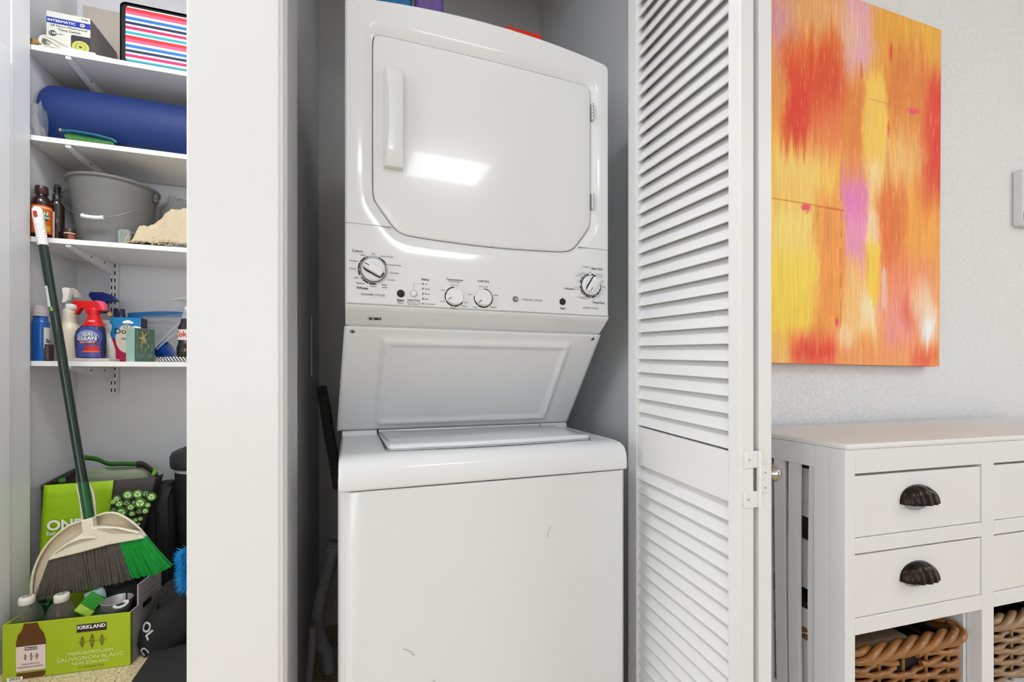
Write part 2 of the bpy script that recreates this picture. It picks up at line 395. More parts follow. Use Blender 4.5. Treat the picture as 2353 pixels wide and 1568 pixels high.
# splash panel: a sheet with a pressed rectangle, local s along x, t down the slope
P0, P1 = Vector((.044,.1145)), Vector((.256,-.155)); sl = (P1-P0); SLN = sl.length; sn = Vector((sl.y, -sl.x)).normalized()
mb = MB(U.M); nx, nt_ = 90, 50; vs = []; fs = []
def ss(a, b, x): t = max(0, min(1, (x-a)/(b-a))); return t*t*(3-2*t)
for j in range(nt_+1):
    for i in range(nx+1):
        t = j/nt_; x = -.002-.022*t+(WID+.003+.021*t)*i/nx; d = t*SLN
        ex = min(x-(.085-.01*t), (.600)-x); ed = min(d-.030, SLN-.018-d); e = min(ex, ed)
        hgt = .0075*(ss(0,.009,e)-ss(.013,.024,e))+.0
        y, z = P0.x+sl.x*t, P0.y+sl.y*t
        vs.append((x, y+sn.x*hgt, z+sn.y*hgt) if sn.x < 0 else (x, y-sn.x*hgt, z-sn.y*hgt))
for j in range(nt_):
    for i in range(nx): a = j*(nx+1)+i; fs.append((a, a+nx+1, a+nx+2, a+1))
mb.add(vs, fs); mb.build('splash_panel', APPL, unit, smooth=60, solid=.002)
sf = plane(U.w(0, P0.x, P0.y), U.wx, Vector((0,0,1))*(-sl.y)-U.wy*sl.x)
for x in (.016, .662):
    mb = MB(); n = 14
    mb.loops([[sf(x+r*math.cos(2*math.pi*k/n), -.014+r*math.sin(2*math.pi*k/n), h) for k in range(n)] for r, h in ((.0055,0),(.0055,.002),(.0045,.003),(.0015,.0022))], cap1=True)
    sc = mb.build('screw', STEEL, unit)
    mb = MB(); mb.ribbon([(x-.0035,-.014),(x+.0035,-.014)], .0012, sf, .0034); mb.ribbon([(x,-.0175),(x,-.0105)], .0012, sf, .0034); mb.build('screw_slot', INK, sc, smooth=0)
# ---- washer
DK = -.168                                    # deck height
mb = MB(U.M)
cab = rrect(-.014, .676, -.082, .62, .03, 5)
mb.loops([[Vector((x,y,-EYE+.02)) for x, y in cab], [Vector((x,y,-.225)) for x, y in cab]], True, True)
mb.build('washer_cabinet', APPL, unit, smooth=50)
# front panel, slightly bowed at the edges
mb = MB(U.M); fpx = [0,.003,.012,.04]+[.1+.0805*k for k in range(7)]+[.632,.660,.669,.672]
row = []
for x in fpx:
    e = min(x, .672-x); y = -.100-.004*ss(0,.3,e)+.012*(1-ss(0,.012,e)); row.append((x, y))
mb.loops([[Vector((x,y,z)) for x, y in row]+[Vector((.672,-.07,z)),Vector((0,-.07,z))] for z in (-.99,-.2415)], True, True)
mb.build('washer_front', APPL, unit, smooth=50, bevel=.002)
# deck (top) with rolled front edge
mb = MB(U.M)
pr = [(.62,-.225),(.62,DK),(.30,DK),(.245,DK+.002),(.235,DK),(-.045,DK-.003),(-.075,DK-.006),(-.092,DK-.014),(-.1015,DK-.030),(-.1045,-.222),(-.1045,-.2395),(-.08,-.2395),(-.08,-.225)]
mb.prism(pr, lambda y, z: Vector((-.012, y, z)), lambda y, z: Vector((.674, y, z)))
mb.build('washer_deck', APPL, unit, smooth=50, bevel=.006, seg=3)
# raised hinge strip at the back of the deck
for x0, x1 in ((-.010,.082),(.086,.58),(.584,.674)):
    mb = MB(U.M); mb.prism([(.235,DK-.001),(.24,DK+.0125),(.30,DK+.0125),(.30,DK-.001)], lambda y, z: Vector((x0, y, z)), lambda y, z: Vector((x1, y, z))); mb.build('hinge_strip', APPL, unit, bevel=.002)
# lid
lidf = [(.086,.232),(.600,.232)]+[(.606-.004*k*k*.2, .232-.04*k) for k in range(1, 6)]
fr_ = [(.60-.03*k, -.036-.014*math.sin(math.pi*k/17)) for k in range(0, 18)]
lid = [(.086,.232)]+[(.105-.00*k, y) for k, y in ()]+[(.086+.004,-.020),(.095,-.033)]+[(x, y) for x, y in reversed(fr_) if x > .1]+[(.606,-.022),(.612,.232)]
mb = MB(U.M); L_ = [Vector(p) for p in lid]
mb.loops([[Vector((p.x, p.y, z)) for p in (L_ if not o_ else off(L_, -o_*1))] for z, o_ in ((DK-.002,0),(DK+.006,0),(DK+.010,.003),(DK+.011,.012))], cap1=True)
wl = mb.build('washer_lid', APPL, unit, smooth=60)
mb = MB(U.M); mb.loops([[Vector((p.x,p.y,DK+.0016)) for p in off(L_, .0045)], [Vector((p.x,p.y,DK+.0016)) for p in L_]]); mb.build('lid_gap', mat('lid gap', (70,70,72), .7), wl)
for x, z0, z1, sl_ in ((.45,-.36,-.385,.004),(.14,-.58,-.60,-.012),(.19,-.66,-.675,-.006)):
    mb = MB(U.M); mb.ribbon([(x+sl_*2,z0),(x+sl_*.6,(z0+z1)/2),(x,z1)], .0012, lambda a, b, h=0: Vector((a, -.1047, b))); mb.build('scratch', GREYINK, unit, smooth=0)
# ---- controls
CF = U.face(-.0004)
def knobo(x, z, r, ang, name='knob'):
    k = MB(U.M); k.lathe((x, 0, z), [(r,.002),(r,-.006),(r*.97,-.009),(r*.90,-.011),(0,-.011)], 40, axis='Y')
    o = k.build(name, PLAST, unit, smooth=35)
    g = MB(U.M); g.lathe((x,0,z), [(r*1.06,.001),(r*1.06,-.0025),(r*1.0,-.003)], 40, axis='Y'); g.build('knob_ring', BLACK if r > .0242 else CHROME, o)
    return o
def grip(o, x, z, r, ang, w, sd=1):
    ca, sa = math.cos(math.radians(ang)), math.sin(math.radians(ang))
    f = lambda a, b, h: Vector((x+a*ca-b*sa, -.011-h, z+a*sa+b*ca))
    pts = [(-r*.88,-w*.75),(-r*.5,-w),(r*.72,-w),(r*.80,-w*.6),(r*.80,w*.6),(r*.72,w),(-r*.5,w),(-r*.88,w*.75)]
    g = MB(U.M); g.loops([[f(a,b,-.001) for a, b in pts], [f(a,b,.010) for a, b in pts], [f(a*.96,b*.88,.013) for a, b in pts]], cap1=True); g.build('grip', PLAST, o, smooth=30)
    g = MB(U.M); g.ribbon([(-r*.82,0),(-r*.42,0)], .0016, lambda a, b, h=0: f(a, b, .0136)); g.build('pointer', INK, o, smooth=0)
    pts2 = [(-r*.86,-w*1.0),(-r*.5,-w*1.45),(r*.75,-w*1.35),(r*.93,-w*.6),(r*.93,w*.5),(r*.80,w*.5),(r*.78,-w*.8),(-r*.5,-w*.9)]
    pts2 = [(a, b*sd) for a, b in pts2][::sd]
    g = MB(U.M); g.loops([[f(a,b,-.001) for a, b in pts2], [f(a,b,.0012) for a, b in pts2]], cap1=True); g.build('grip_side', BLACK, o, smooth=30)
W1 = (.0606,.2405); W2 = (.6249,.2425); T1 = (.2501,.1905); T2 = (.3229,.1915)
k1 = knobo(*W1, .0268, 150); grip(k1, *W1, .0268, 332, .0085)
k2 = knobo(*W2, .0268, 240); grip(k2, *W2, .0268, 58, .0085, -1)
for c, a in ((T1, 205), (T2, 222)):
    k = knobo(*c, .0205, a); g = MB(U.M); ca, sa = math.cos(math.radians(a)), math.sin(math.radians(a))
    g.ribbon([(c[0]+ca*.010,c[1]+sa*.010),(c[0]+ca*.019,c[1]+sa*.019)], .0016, lambda p, q, h=0: Vector((p, -.0116, q))); g.build('pointer', INK, k, smooth=0)
def arcs(c, r, w, lst, m, name):
    g = MB()
    for a0, a1 in lst: g.arc(c[0], c[1], r, w, a0, a1, CF, .0006)
    g.build(name, m, unit, smooth=0)
arcs(W1, .0318, .0036, [(112,205),(216,285),(25,68)], INK, 'dial_band'); arcs(W1, .0318, .0036, [(70,110),(290,384)], mat('pale dial grey', (190,190,192), .5), 'dial_band')
arcs(W2, .0312, .0036, [(100,128),(133,170),(184,236),(240,272),(276,300),(304,330),(333,352),(-4,10),(40,84)], INK, 'dial_band')
arcs(T1, .0232, .0028, [(88,332)], INK, 'dial_band'); arcs(T2, .0232, .0028, [(-40,88),(170,318)], INK, 'dial_band')
g = MB()
for a in (118,152,182,224,252,282,32,60): g.disc(W1[0]+.0318*math.cos(math.radians(a)), W1[1]+.0318*math.sin(math.radians(a)), .0011, CF, .0009, 10)
for a in (200,225,262,310,118,150): g.disc(W2[0]+.0312*math.cos(math.radians(a)), W2[1]+.0312*math.sin(math.radians(a)), .0011, CF, .0009, 10)
for a in (92,150,205,262,300,328): g.disc(T1[0]+.0232*math.cos(math.radians(a)), T1[1]+.0232*math.sin(math.radians(a)), .0010, CF, .0009, 10)
for a in (82,172,232,305): g.disc(T2[0]+.0232*math.cos(math.radians(a)), T2[1]+.0232*math.sin(math.radians(a)), .0010, CF, .0009, 10)
g.build('dial_dots', WHITE, unit, smooth=0)
def button(x, z, r, m):
    b = MB(U.M); b.lathe((x,0,z), [(r*1.25,.001),(r*1.25,-.0012),(r*1.05,-.0016),(r*1.05,-.0010),(r,-.0010),(r,-.004),(r*.85,-.0055),(0,-.006)], 24, axis='Y'); return b.build('button', m, unit)
button(.1223,.1905,.0072,BLACK); button(.1515,.1915,.0072,PLAST); button(.5413,.1945,.0072,BLACK)
g = MB(); g.arc(.1515,.1915,.0078,.0007,0,360,CF,.0062,24)
g.ribbon([(.1515,.2005),(.1515,.2155),(.169,.2165)], .0006, CF, .0006); g.build('indicator_line', GREYINK, unit, smooth=0)
for i in range(5):
    g = MB(); z = .2165-.0118*i; g.poly([(.1725,z-.0026),(.1745,z-.0026),(.1745,z+.0026),(.1725,z+.0026)], CF, .0008); g.build('status_light', INK, unit, smooth=0)
g = MB(); lx, lz = .4084,.1935
g.disc(lx, lz, .0078, CF, .0006, 28); g.build('logo_disc', INK, unit, smooth=0)
g = MB(); g.arc(lx,lz,.0064,.0005,0,360,CF,.0009,28)
for a in (0,90,180,270):
    g.arc(lx+.0046*math.cos(math.radians(a)), lz+.0046*math.sin(math.radians(a)), .0012, .0005, a+90, a+300, CF, .0009, 8)
g.build('logo_line', WHITE, unit, smooth=0)
text(unit, WHITE, U.face(-.0010), [('GE', lx, lz, .0075, 'CENTER', .02, 0, .85, .25)], 'logo_lettering')
S = .0056
def pol(c, r, a): return (c[0]+r*math.cos(math.radians(a)), c[1]+r*math.sin(math.radians(a)))
w1 = [('Colors', .026,.281,.0085,'CENTER',.01), ('Whites', .037,.1975,.0085,'CENTER',.02), ('WASHER CYCLES', .060,.1835,.0068)]
for s_, a, al in (('Off',90,'CENTER'),('Drain & Spin',64,'LEFT'),('Speed Wash',24,'LEFT'),('Delicates',-5,'LEFT'),('Casuals',-32,'LEFT'),('Light',118,'RIGHT'),('Medium',152,'RIGHT'),('Heavy',180,'RIGHT'),('Light',212,'RIGHT'),('Medium',240,'RIGHT'),('Heavy',270,'CENTER'),('Bulky',-60,'LEFT')):
    x, z = pol(W1, .0372, a); w1.append((s_, x, z, S, al, 0))
w1.append(('Items', .0795,.2025,S,'LEFT',0))
text(unit, INK, CF, w1, 'dial_lettering')
w2 = [('Cottons', .612,.293,.0068), ('Easy Care', .645,.290,.0085,'CENTER',.02), ('Delicates', .5600,.2300,.0074,'CENTER',.015), ('Timed Dry', .650,.1975,.0085,'CENTER',.02), ('DRYER CYCLES', .625,.1815,.0068)]
for s_, a, al in (('Off',92,'CENTER'),('More Dry',62,'LEFT'),('Less Dry',48,'LEFT'),('Off',22,'LEFT'),('80 Min.',-2,'LEFT'),('70',-16,'LEFT'),('60',-30,'LEFT'),('50',-45,'LEFT'),('40',-58,'LEFT'),('30',-72,'CENTER'),('Dewrinkle 20',-98,'RIGHT'),('Quick Fluff 10',-114,'RIGHT'),('Off',-138,'RIGHT'),('More Dry',200,'RIGHT'),('Less Dry',190,'RIGHT'),('Off',165,'RIGHT'),('More Dry',138,'RIGHT'),('Optimum',126,'RIGHT'),('Less Dry',114,'RIGHT')):
    x, z = pol(W2, .0360, a); w2.append((s_, x, z, S*.8, al, 0))
text(unit, INK, CF, w2, 'dial_lettering')
w3 = [('Temperature',.250,.2315,.0078,'CENTER',.015),('All Cold Rinses',.250,.2262,.0045),('Load Size',.323,.2335,.0078,'CENTER',.015),('Status',.179,.2275,.0078,'CENTER',.015),
      ('Start',.1218,.1745,.0085,'CENTER',.02),('Pause',.1218,.1685,.006),('Deep Rinse',.152,.1765,.0062,'CENTER',.015),('Select when using',.152,.171,.0045),('Fabric Softener',.152,.1665,.0045),('Start',.5418,.1765,.008,'CENTER',.02)]
for i, s_ in enumerate(('On','Wash','Rinse','Spin','Lid Locked')): w3.append((s_, .1775,.2165-.0118*i,.0056,'LEFT'))
for s_, a, al in (('Tap Cold',90,'CENTER'),('Cold',150,'RIGHT'),('Cool',207,'RIGHT'),('Colors',264,'CENTER'),('Warm',308,'LEFT'),('Hot',333,'LEFT')):
    x, z = pol(T1, .0282, a); w3.append((s_, x, z, .0052, al, 0))
for s_, a, al in (('Precise Fill',90,'CENTER'),('Small',18,'LEFT'),('Medium',-50,'LEFT'),('Large',236,'RIGHT'),('Super',165,'RIGHT')):
    x, z = pol(T2, .0282, a); w3.append((s_, x, z, .0052, al, 0))
text(unit, INK, CF, w3, 'console_lettering')
text(unit, GREYINK, CF, [('WASHER | DRYER', .4545,.1935,.0072,'CENTER',.01)], 'console_lettering')
# ---- things on top of the dryer
def pillow(name, M, sx, sy, sz, m, parent=None, seed=0, amp=.004, nx=14, ny=14, pinch=.75, origin=None):
    """soft bag shape: lens-like grid body, base at z=0"""
    mb = MB(M); vs = []; fs = []
    for side in (0, 1):
        for j in range(ny+1):
            for i in range(nx+1):
                a, b = i/nx*2-1, j/ny*2-1; e = max(0, (1-abs(a)**4)*(1-abs(b)**4))**.5
                n_ = noise.noise(Vector((a*2.3+seed, b*2.3, side*5+seed)))*amp*e*2
                vs.append((a*sx/2*(1-.06*(1-pinch)*b), (-1 if side == 0 else 1)*(sy/2*e+n_*e), (b+1)/2*sz+noise.noise(Vector((a*1.5+seed*3, b*1.5, 9)))*amp))
    k = (nx+1)*(ny+1)
    for side in (0, 1):
        for j in range(ny):
            for i in range(nx):
                p = side*k+j*(nx+1)+i; q = (p, p+1, p+nx+2, p+nx+1); fs.append(q if side == 0 else q[::-1])
    mb.add(vs, fs); return mb.build(name, m, parent, smooth=80, origin=origin)
TZ = .876+EYE
teal = mat('teal printed film', (20,105,150), .25, var=.6, vscale=14, stretch=(1,1,3))
t = pillow('laundry_bag', Matrix.Translation(U.w(.115,.085,.868)) @ Matrix.Rotation(math.radians(4),4,'Z'), .09,.05,.12, teal, seed=3, origin=U.w(.115,.085,.868)); tag(t, 'teal blue plastic pouch on top of the dryer', 'pouch')
purp = mat('purple printed film', (108,80,150), .25, var=.5, vscale=12)
t = pillow('laundry_bag', Matrix.Translation(U.w(.202,.085,.868)), .075,.05,.13, purp, seed=8, origin=U.w(.202,.085,.868)); tag(t, 'purple plastic pouch on top of the dryer beside the teal pouch', 'pouch')
rb = thing('red_carton', U.w(.4465,.07,.868), 'flat red carton lying on top of the dryer', 'carton')
RC = Fr(U.w(.4465,.07,0).x, U.w(.4465,.07,0).y, 2, U.w(0,0,.868).z)
mb = MB(RC.M); mb.box(-.052,.051,-.034,.05,0,.0495); mb.build('box', mat('red carton', (205,18,8), .4), rb, bevel=.002)
mb = MB(); rf = RC.face(-.0345); mb.poly([(-.047,.026),(-.034,.026),(-.034,.0405),(-.047,.0405)], rf); mb.poly([(-.029,.0335),(-.006,.0335),(-.006,.037),(-.029,.037)], rf); mb.build('print', WHITE, rb, smooth=0)
mb = MB(); mb.disc(-.0435,.0335,.0018,rf,.0006,10); mb.disc(-.0385,.0335,.0018,rf,.0006,10); mb.build('print', INK, rb, smooth=0)
# ---- hoses in the gap beside the washer
HOSE = mat('grey corrugated hose', (120,120,122), .5, var=.1)
def hose(pts, r, m, name, label, cat, corr=True, n=16):
    P = smoothpts(pts, n); L = [0]
    for a, b in zip(P, P[1:]): L.append(L[-1]+(b-a).length)
    if corr:
        Q = []; step = .0022; d = 0; i = 0
        while d < L[-1]:
            while L[i+1] < d: i += 1
            Q.append(P[i].lerp(P[i+1], (d-L[i])/(L[i+1]-L[i]))); d += step
        mb = MB(); mb.tube(Q, lambda t: r*(1+.10*math.sin(t*(len(Q)-1)*math.pi/2)), 12)
    else: mb = MB(); mb.tube(P, r, 10)
    o = mb.build(name, m, smooth=60); return tag(o, label, cat)
hose([at(770,1245,1.42), at(757,1300,1.42), at(739,1370,1.42), at(731,1425,1.42), at(738,1470,1.42), at(752,1505,1.44), at(758,1540,1.46)], .017, HOSE, 'drain_hose', 'grey corrugated drain hose looping down beside the washer', 'hose')
hose([at(738,890,1.62), at(748,940,1.6), at(757,1000,1.6), at(769,1065,1.6), at(778,1120,1.62)], .017, mat('dark corrugated hose', (70,70,72), .5), 'vent_hose', 'dark corrugated hose behind the upper washer edge', 'hose')
hose([at(719,1440,1.38), at(716,1500,1.38), at(709,1568,1.38), at(700,1640,1.38), Vector((-.165,1.36,0.01))], .011, HOSE, 'supply_hose', 'smooth grey hose running down the alcove wall to the floor', 'hose', False)
tag(MB().box(-.186,-.182,1.68,1.70,1.03,1.24).build('wall_strip', TRIM, bevel=.001), 'thin white strip on the dark alcove wall', 'strip')
# ================================================================ bifold louvre door
XD = .69; YN, YF = .697, 1.094; TILT = math.radians(2.75)
slat = MB(); w_ = (1.0525-.7305)/2
pr = [(-.0135,-.0215),(-.0115,-.0228),(.0135,.0190),(.0120,.0215)]
sec = [(-.0112,-.0204),(-.0104,-.0216),(-.0066,-.0210),(.0112,.0184),(.0104,.0196),(.0066,.0190)]
slat.prism(sec, lambda x, z: Vector((x, -w_, z)), lambda x, z: Vector((x, w_, z)))
SLM = rawmesh(slat, 'slat', DOORM, 20)
def leaf(x0, label, sgn):
    xc = x0+.01625
    t = thing('bifold_door_leaf', (xc, (YN+YF)/2, .012), label, 'door', 'folded louvre door leaves')
    MB().box(x0, x0+.0325, YN, .729, .012, 2.435).build('stile', DOORM, t, bevel=.0015)
    MB().box(x0, x0+.0325, 1.053, YF, .012, 2.435).build('stile', DOORM, t, bevel=.0015)
    def rail(z0, z1, nm):
        mb = MB(); mb.box(x0+.002, x0+.0305, .727, 1.055, z0, z1)
        for v in mb.v: v.z += (v.y-.891)*math.tan(TILT)
        mb.build(nm, DOORM, t)
    rail(.788,.8885,'lock_rail'); rail(.02,.17,'bottom_rail'); rail(2.35,2.425,'top_rail')
    z = .8925
    while z < 2.34:
        inst(SLM, 'slat', t, (xc, .8915, z+.0216), (TILT,0,0) if sgn > 0 else (TILT,0,0), Matrix.Scale(sgn,4,(1,0,0)) if sgn < 0 else None); z += .0355
    z = .569+.0355*5
    while z > .16:
        inst(SLM, 'slat', t, (xc, .8915, z+.0216), (TILT,0,0), Matrix.Scale(sgn,4,(1,0,0)) if sgn < 0 else None); z -= .0355
    return t
lf1 = leaf(XD, 'white louvred door leaf facing the washer, nearest to it', 1)
lf2 = leaf(.7355, 'white louvred door leaf folded behind the first, carrying the knob', -1)
for x0, x1, z0, z1, scs in ((.6985,.7355,.853,.886,((.708,.869),)),(.7290,.7575,.803,.858,((.748,.842),(.748,.812))),(.6965,.7350,.775,.807,((.706,.792),))):
    mb = MB(); mb.box(x0, x1, .6935, .697, z0, z1); hl = mb.build('hinge_leaf', DOORM, lf1, bevel=.001)
    for x, z in scs:
        mb = MB(); mb.lathe((x,.6932,z), [(.0022,.001),(.0018,-.0006),(0,-.0008)], 10, axis='Y'); mb.build('screw', STEEL, hl)
mb = MB(); mb.lathe((.7325,.6915,.776), [(.0035,0),(.0035,.109)], 12); mb.build('hinge_pin', DOORM, lf1)
kn = MB(); kn.lathe((.768,.716,.833), [(.011,0),(.0085,.003),(.0065,.008),(.0075,.013),(.0155,.018),(.0175,.024),(.0150,.030),(.008,.0335),(0,.0345)], 24, axis='X')
ko = kn.build('door_knob', mat('brushed nickel', (175,172,168), .22, 1), lf2); ko['label'] = 'round brushed nickel knob'
# ================================================================ cabinet with drawers and baskets
K = .699
CB = Fr(.9348, .671, -2.2)                   # left front corner
def cz(z): return EYE+(z-EYE)*K              # heights measured on the drawer face
CABM = mat('painted cabinet wood', (228,228,228), .6, var=.03, vscale=9, bump=.08, bscale=60, stretch=(1,1,.3))
CWID, CDEP = 1.28, .30
TOPZ = cz(.8304)
cab = thing('drawer_cabinet', tuple(CB.w(CWID/2, CDEP/2, 0)), 'white painted wooden cabinet with drawers and basket niches', 'cabinet')
mb = MB(CB.M); mb.box(-.001, CWID+.001, -.004, CDEP+.012, TOPZ-.012, TOPZ); mb.build('top', CABM, cab, bevel=.004, seg=3)
cols = [(.0265,.4115),(.4515,.8365),(.8765,1.2535)]
zr = dict(d1t=cz(.7410), d1b=cz(.5490), d2t=cz(.5030), d2b=cz(.3105), ot=cz(.2620), ob=.292)
def fbox(x0, x1, z0, z1, nm, y0=0, y1=.03): mb = MB(CB.M); mb.box(x0, x1, y0, y1, z0, z1); return mb.build(nm, CABM, cab, bevel=.0015)
fbox(0, .0265, 0, TOPZ-.012, 'stile', 0, .04); fbox(1.2535, CWID, 0, TOPZ-.012, 'stile', 0, .04)
fbox(.4115, .4515, .02, TOPZ-.012, 'stile'); fbox(.8365, .8765, .02, TOPZ-.012, 'stile')
for x0, x1 in cols:
    fbox(x0, x1, zr['d1t'], TOPZ-.012, 'rail'); fbox(x0, x1, zr['d2t'], zr['d1b'], 'rail'); fbox(x0, x1, zr['ot'], zr['d2b'], 'rail'); fbox(x0, x1, zr['ob']-.035, zr['ob'], 'rail')
mb = MB(CB.M); mb.box(.005, CWID-.005, .03, CDEP-.01, zr['ob']-.022, zr['ob']); mb.build('shelf_board', CABM, cab)
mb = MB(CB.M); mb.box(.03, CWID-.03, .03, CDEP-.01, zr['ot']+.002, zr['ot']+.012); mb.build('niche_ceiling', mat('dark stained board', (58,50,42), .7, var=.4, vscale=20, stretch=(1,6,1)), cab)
mb = MB(CB.M); mb.box(.005, CWID-.005, CDEP-.012, CDEP, .05, TOPZ-.02); mb.build('back_panel', CABM, cab)
for x0, x1 in ((.4015,.4115),(.4515,.4615),(.8265,.8365),(.8765,.8865),(1.2435,1.2535)):
    mb = MB(CB.M); mb.box(x0, x1, .03, CDEP-.012, zr['ob'], zr['ot']); mb.build('divider', CABM, cab)
    mb = MB(CB.M); mb.box(x0, x1, .075, .11, zr['ob'], zr['ot']); 
# side: frame and warped boards
mb = MB(CB.M); mb.box(0, .022, .04, .072, 0, TOPZ-.012); mb.build('side_stile', CABM, cab, bevel=.0015)
mb = MB(CB.M); mb.box(0, .022, CDEP-.035, CDEP, 0, TOPZ-.012); mb.build('side_stile', CABM, cab, bevel=.0015)
mb = MB(CB.M); mb.box(0, .022, .072, CDEP-.035, cz(.7440), TOPZ-.012); mb.build('side_rail', CABM, cab, bevel=.0015)
mb = MB(CB.M); mb.box(0, .022, .072, CDEP-.035, .10, .17); mb.build('side_rail', CABM, cab, bevel=.0015)
def warp(y0, y1, bow, skew, x0=.004, x1=.014):
    mb = MB(CB.M); ls = []
    for i in range(17):
        t = i/16; z = cz(.7440)+.002+( .17-cz(.7440))*t; b = bow*math.sin(math.pi*t*.9)+skew*t
        ls.append([Vector((x0,y0+b,z)), Vector((x1,y0+b,z)), Vector((x1,y1+b,z)), Vector((x0,y1+b,z))])
    mb.loops(ls, True, True); mb.build('side_board', CABM, cab, smooth=30)
warp(.113,.140, .004, -.006); warp(.153,.182, .002, -.012); warp(.195,.225, 0, -.010); warp(.238,.262, 0, -.004)
warp(.064,.086, .004, 0)
for x0, x1, a, b in ((.03,.038,'d1b','d1t'),(.03,.038,'d2b','d2t')):
    mb = MB(CB.M); mb.box(x0, x1, .032, CDEP-.04, zr[a]+.01, zr[b]-.012); mb.build('drawer_side', CABM, cab)
PULL = mat('dark bronze', (46,38,34), .28, .85, var=.5, vscale=40)
def pull_mesh():
    mb = MB(); na, nb = 88, 14; vs = []; fs = []; rx, rz, ry = .0475, .037, .026
    for j in range(nb+1):
        ph = math.pi/2*j/nb
        for i in range(na+1):
            th = math.pi*i/na; fl = 1+.16*(abs(math.sin(th*7))-.6)*math.sin(min(ph*1.4,math.pi/2))
            rad = math.sin(th)**.75; vs.append((-rx*math.cos(th)*(1+.02*fl), -ry*rad*math.sin(ph)*fl, rz*rad*math.cos(ph)*(.9+.1*fl)))
    for j in range(nb):
        for i in range(na): a = j*(na+1)+i; fs.append((a, a+1, a+na+2, a+na+1))
    mb.add(vs, fs); return rawmesh(mb, 'cup_pull', PULL, 60)
PM = pull_mesh()
PLATEM = mat('pull back plate', (150,165,178), .35, .6)
def drawer(x0, x1, zb, zt, lab, gap):
    mb = MB(CB.M); mb.box(x0+.0012, x1-.0016, .0025, .026, zb+.001, zt-gap); o = mb.build('drawer', CABM, cab, bevel=.0012)
    mb = MB(CB.M); mb.box(x0, x1, .026, .032, zb, zt); mb.build('drawer_gap', GAPSHADE, o, smooth=0)
    xc, zc = (x0+x1)/2-.013, zt-.0725
    p = inst(PM, 'cup_pull', o, CB.w(xc, .0025, zc), M=Matrix.Rotation(math.radians(-2.2),4,'Z')); md = p.modifiers.new('solid','SOLIDIFY'); md.thickness = .0022
    mb = MB(CB.M); pts = [(-.036,.004)]+[(-.036+.003*i, -.006-.0016*abs(math.sin(math.pi*i/3))-.010*math.sin(math.pi*i/24)**.7) for i in range(25)]+[(.036,.004)]
    mb.prism([(xc+a, zc+b) for a, b in pts], lambda x, z: Vector((x,.0012,z)), lambda x, z: Vector((x,.003,z))); mb.build('back_plate', PLATEM, o)
for x0, x1 in cols:
    drawer(x0, x1, zr['d1b'], zr['d1t'], '', .0055); drawer(x0, x1, zr['d2b'], zr['d2t'], '', .0040)
mb = MB(CB.M); mb.box(.0235,.0265,.04,CDEP-.012,zr['ob'],zr['ot']); mb.build('niche_side', CABM, cab)
# ---- wicker baskets
WICK = mat('brown wicker', (146,96,50), .28, var=.45, vscale=22, bump=.3, bscale=150, coat=.2)
WICK2 = mat('pale wicker', (150,118,86), .35, var=.4, vscale=22, bump=.3, bscale=150, coat=.2)
WDARK = mat('dark basket lining', (36,28,22), .9)
def basket(x0, x1, y0, y1, z0, z1, wm, label, hole=True):
    t = thing('wicker_basket', tuple(CB.w((x0+x1)/2, (y0+y1)/2, z0)), label, 'basket', 'wicker baskets in the cabinet niches')
    per = rrect(x0, x1, y0, y1, .03, 6); per = per[::-1]
    # resample perimeter
    P = [Vector(p) for p in per]; Ls = [0]
    for i in range(len(P)): Ls.append(Ls[-1]+(P[(i+1) % len(P)]-P[i]).length)
    TOT = Ls[-1]
    def pos(d):
        d %= TOT; i = 0
        while Ls[i+1] < d: i += 1
        a, b = P[i], P[(i+1) % len(P)]; q = a.lerp(b, (d-Ls[i])/(Ls[i+1]-Ls[i])); tt = (b-a).normalized()
        return q, Vector((tt.y, -tt.x))
    ns = 16; cxb, hw = (x0+x1)/2, .034
    for k in range(ns):
        q, n = pos(TOT*k/ns)
        mb = MB(CB.M); mb.tube([Vector((q.x,q.y,z0)), Vector((q.x+n.x*.001,q.y,(z0+z1)/2)), Vector((q.x,q.y,z1-.004))], .0034, 7); mb.build('stake', wm, t)
    rows = int((z1-.026-z0)/.0136)
    for r in range(rows):
        z = z0+.007+r*.0136; seg = ns*10; run = []; runs = []
        for k in range(seg+1):
            d = TOT*k/seg; q, n = pos(d); w = .0062*math.cos(math.pi*(k/10)+math.pi*r)
            p = Vector((q.x+n.x*w, q.y+n.y*w, z+.0012*math.sin(k*1.1+r*2)))
            inhole = hole and abs(q.x-cxb+.01) < hw and q.y < y0+.02 and z > z1-.064 and z < z1-.026
            if inhole:
                if len(run) > 2: runs.append(run)
                run = []
            else: run.append(p)
        if len(run) > 2: runs.append(run)
        for rn in runs:
            mb = MB(CB.M); mb.tube(rn, .0060, 8); mb.build('weaver', wm, t)
    for s_ in range(4):                       # braided rim
        pts = []; seg = 220
        for k in range(seg):
            d = TOT*k/seg; q, n = pos(d); ph = 2*math.pi*(k/seg*6+s_/4)
            pts.append(Vector((q.x+n.x*.0115*math.cos(ph), q.y+n.y*.0115*math.cos(ph), z1-.013+.0115*math.sin(ph))))
        mb = MB(CB.M); mb.tube(pts, .0078, 9, closed=True); mb.build('rim_strand', wm, t)
    mb = MB(CB.M); q = rrect(x0+.009, x1-.009, y0+.009, y1-.009, .022, 4)
    mb.loops([[Vector((a,b,z0+.004)) for a, b in q], [Vector((a,b,z1-.025)) for a, b in q]], True, False); mb.build('lining', WDARK, t)
    return t
bk1 = basket(.036,.376,.014,.262, zr['ob']+.001, .450, WICK, 'brown wicker basket in the niche beside the cabinet side')
bk2 = basket(.470,.822,.022,.262, zr['ob']+.001, .452, WICK2, 'paler wicker basket in the niche at the picture edge', False)
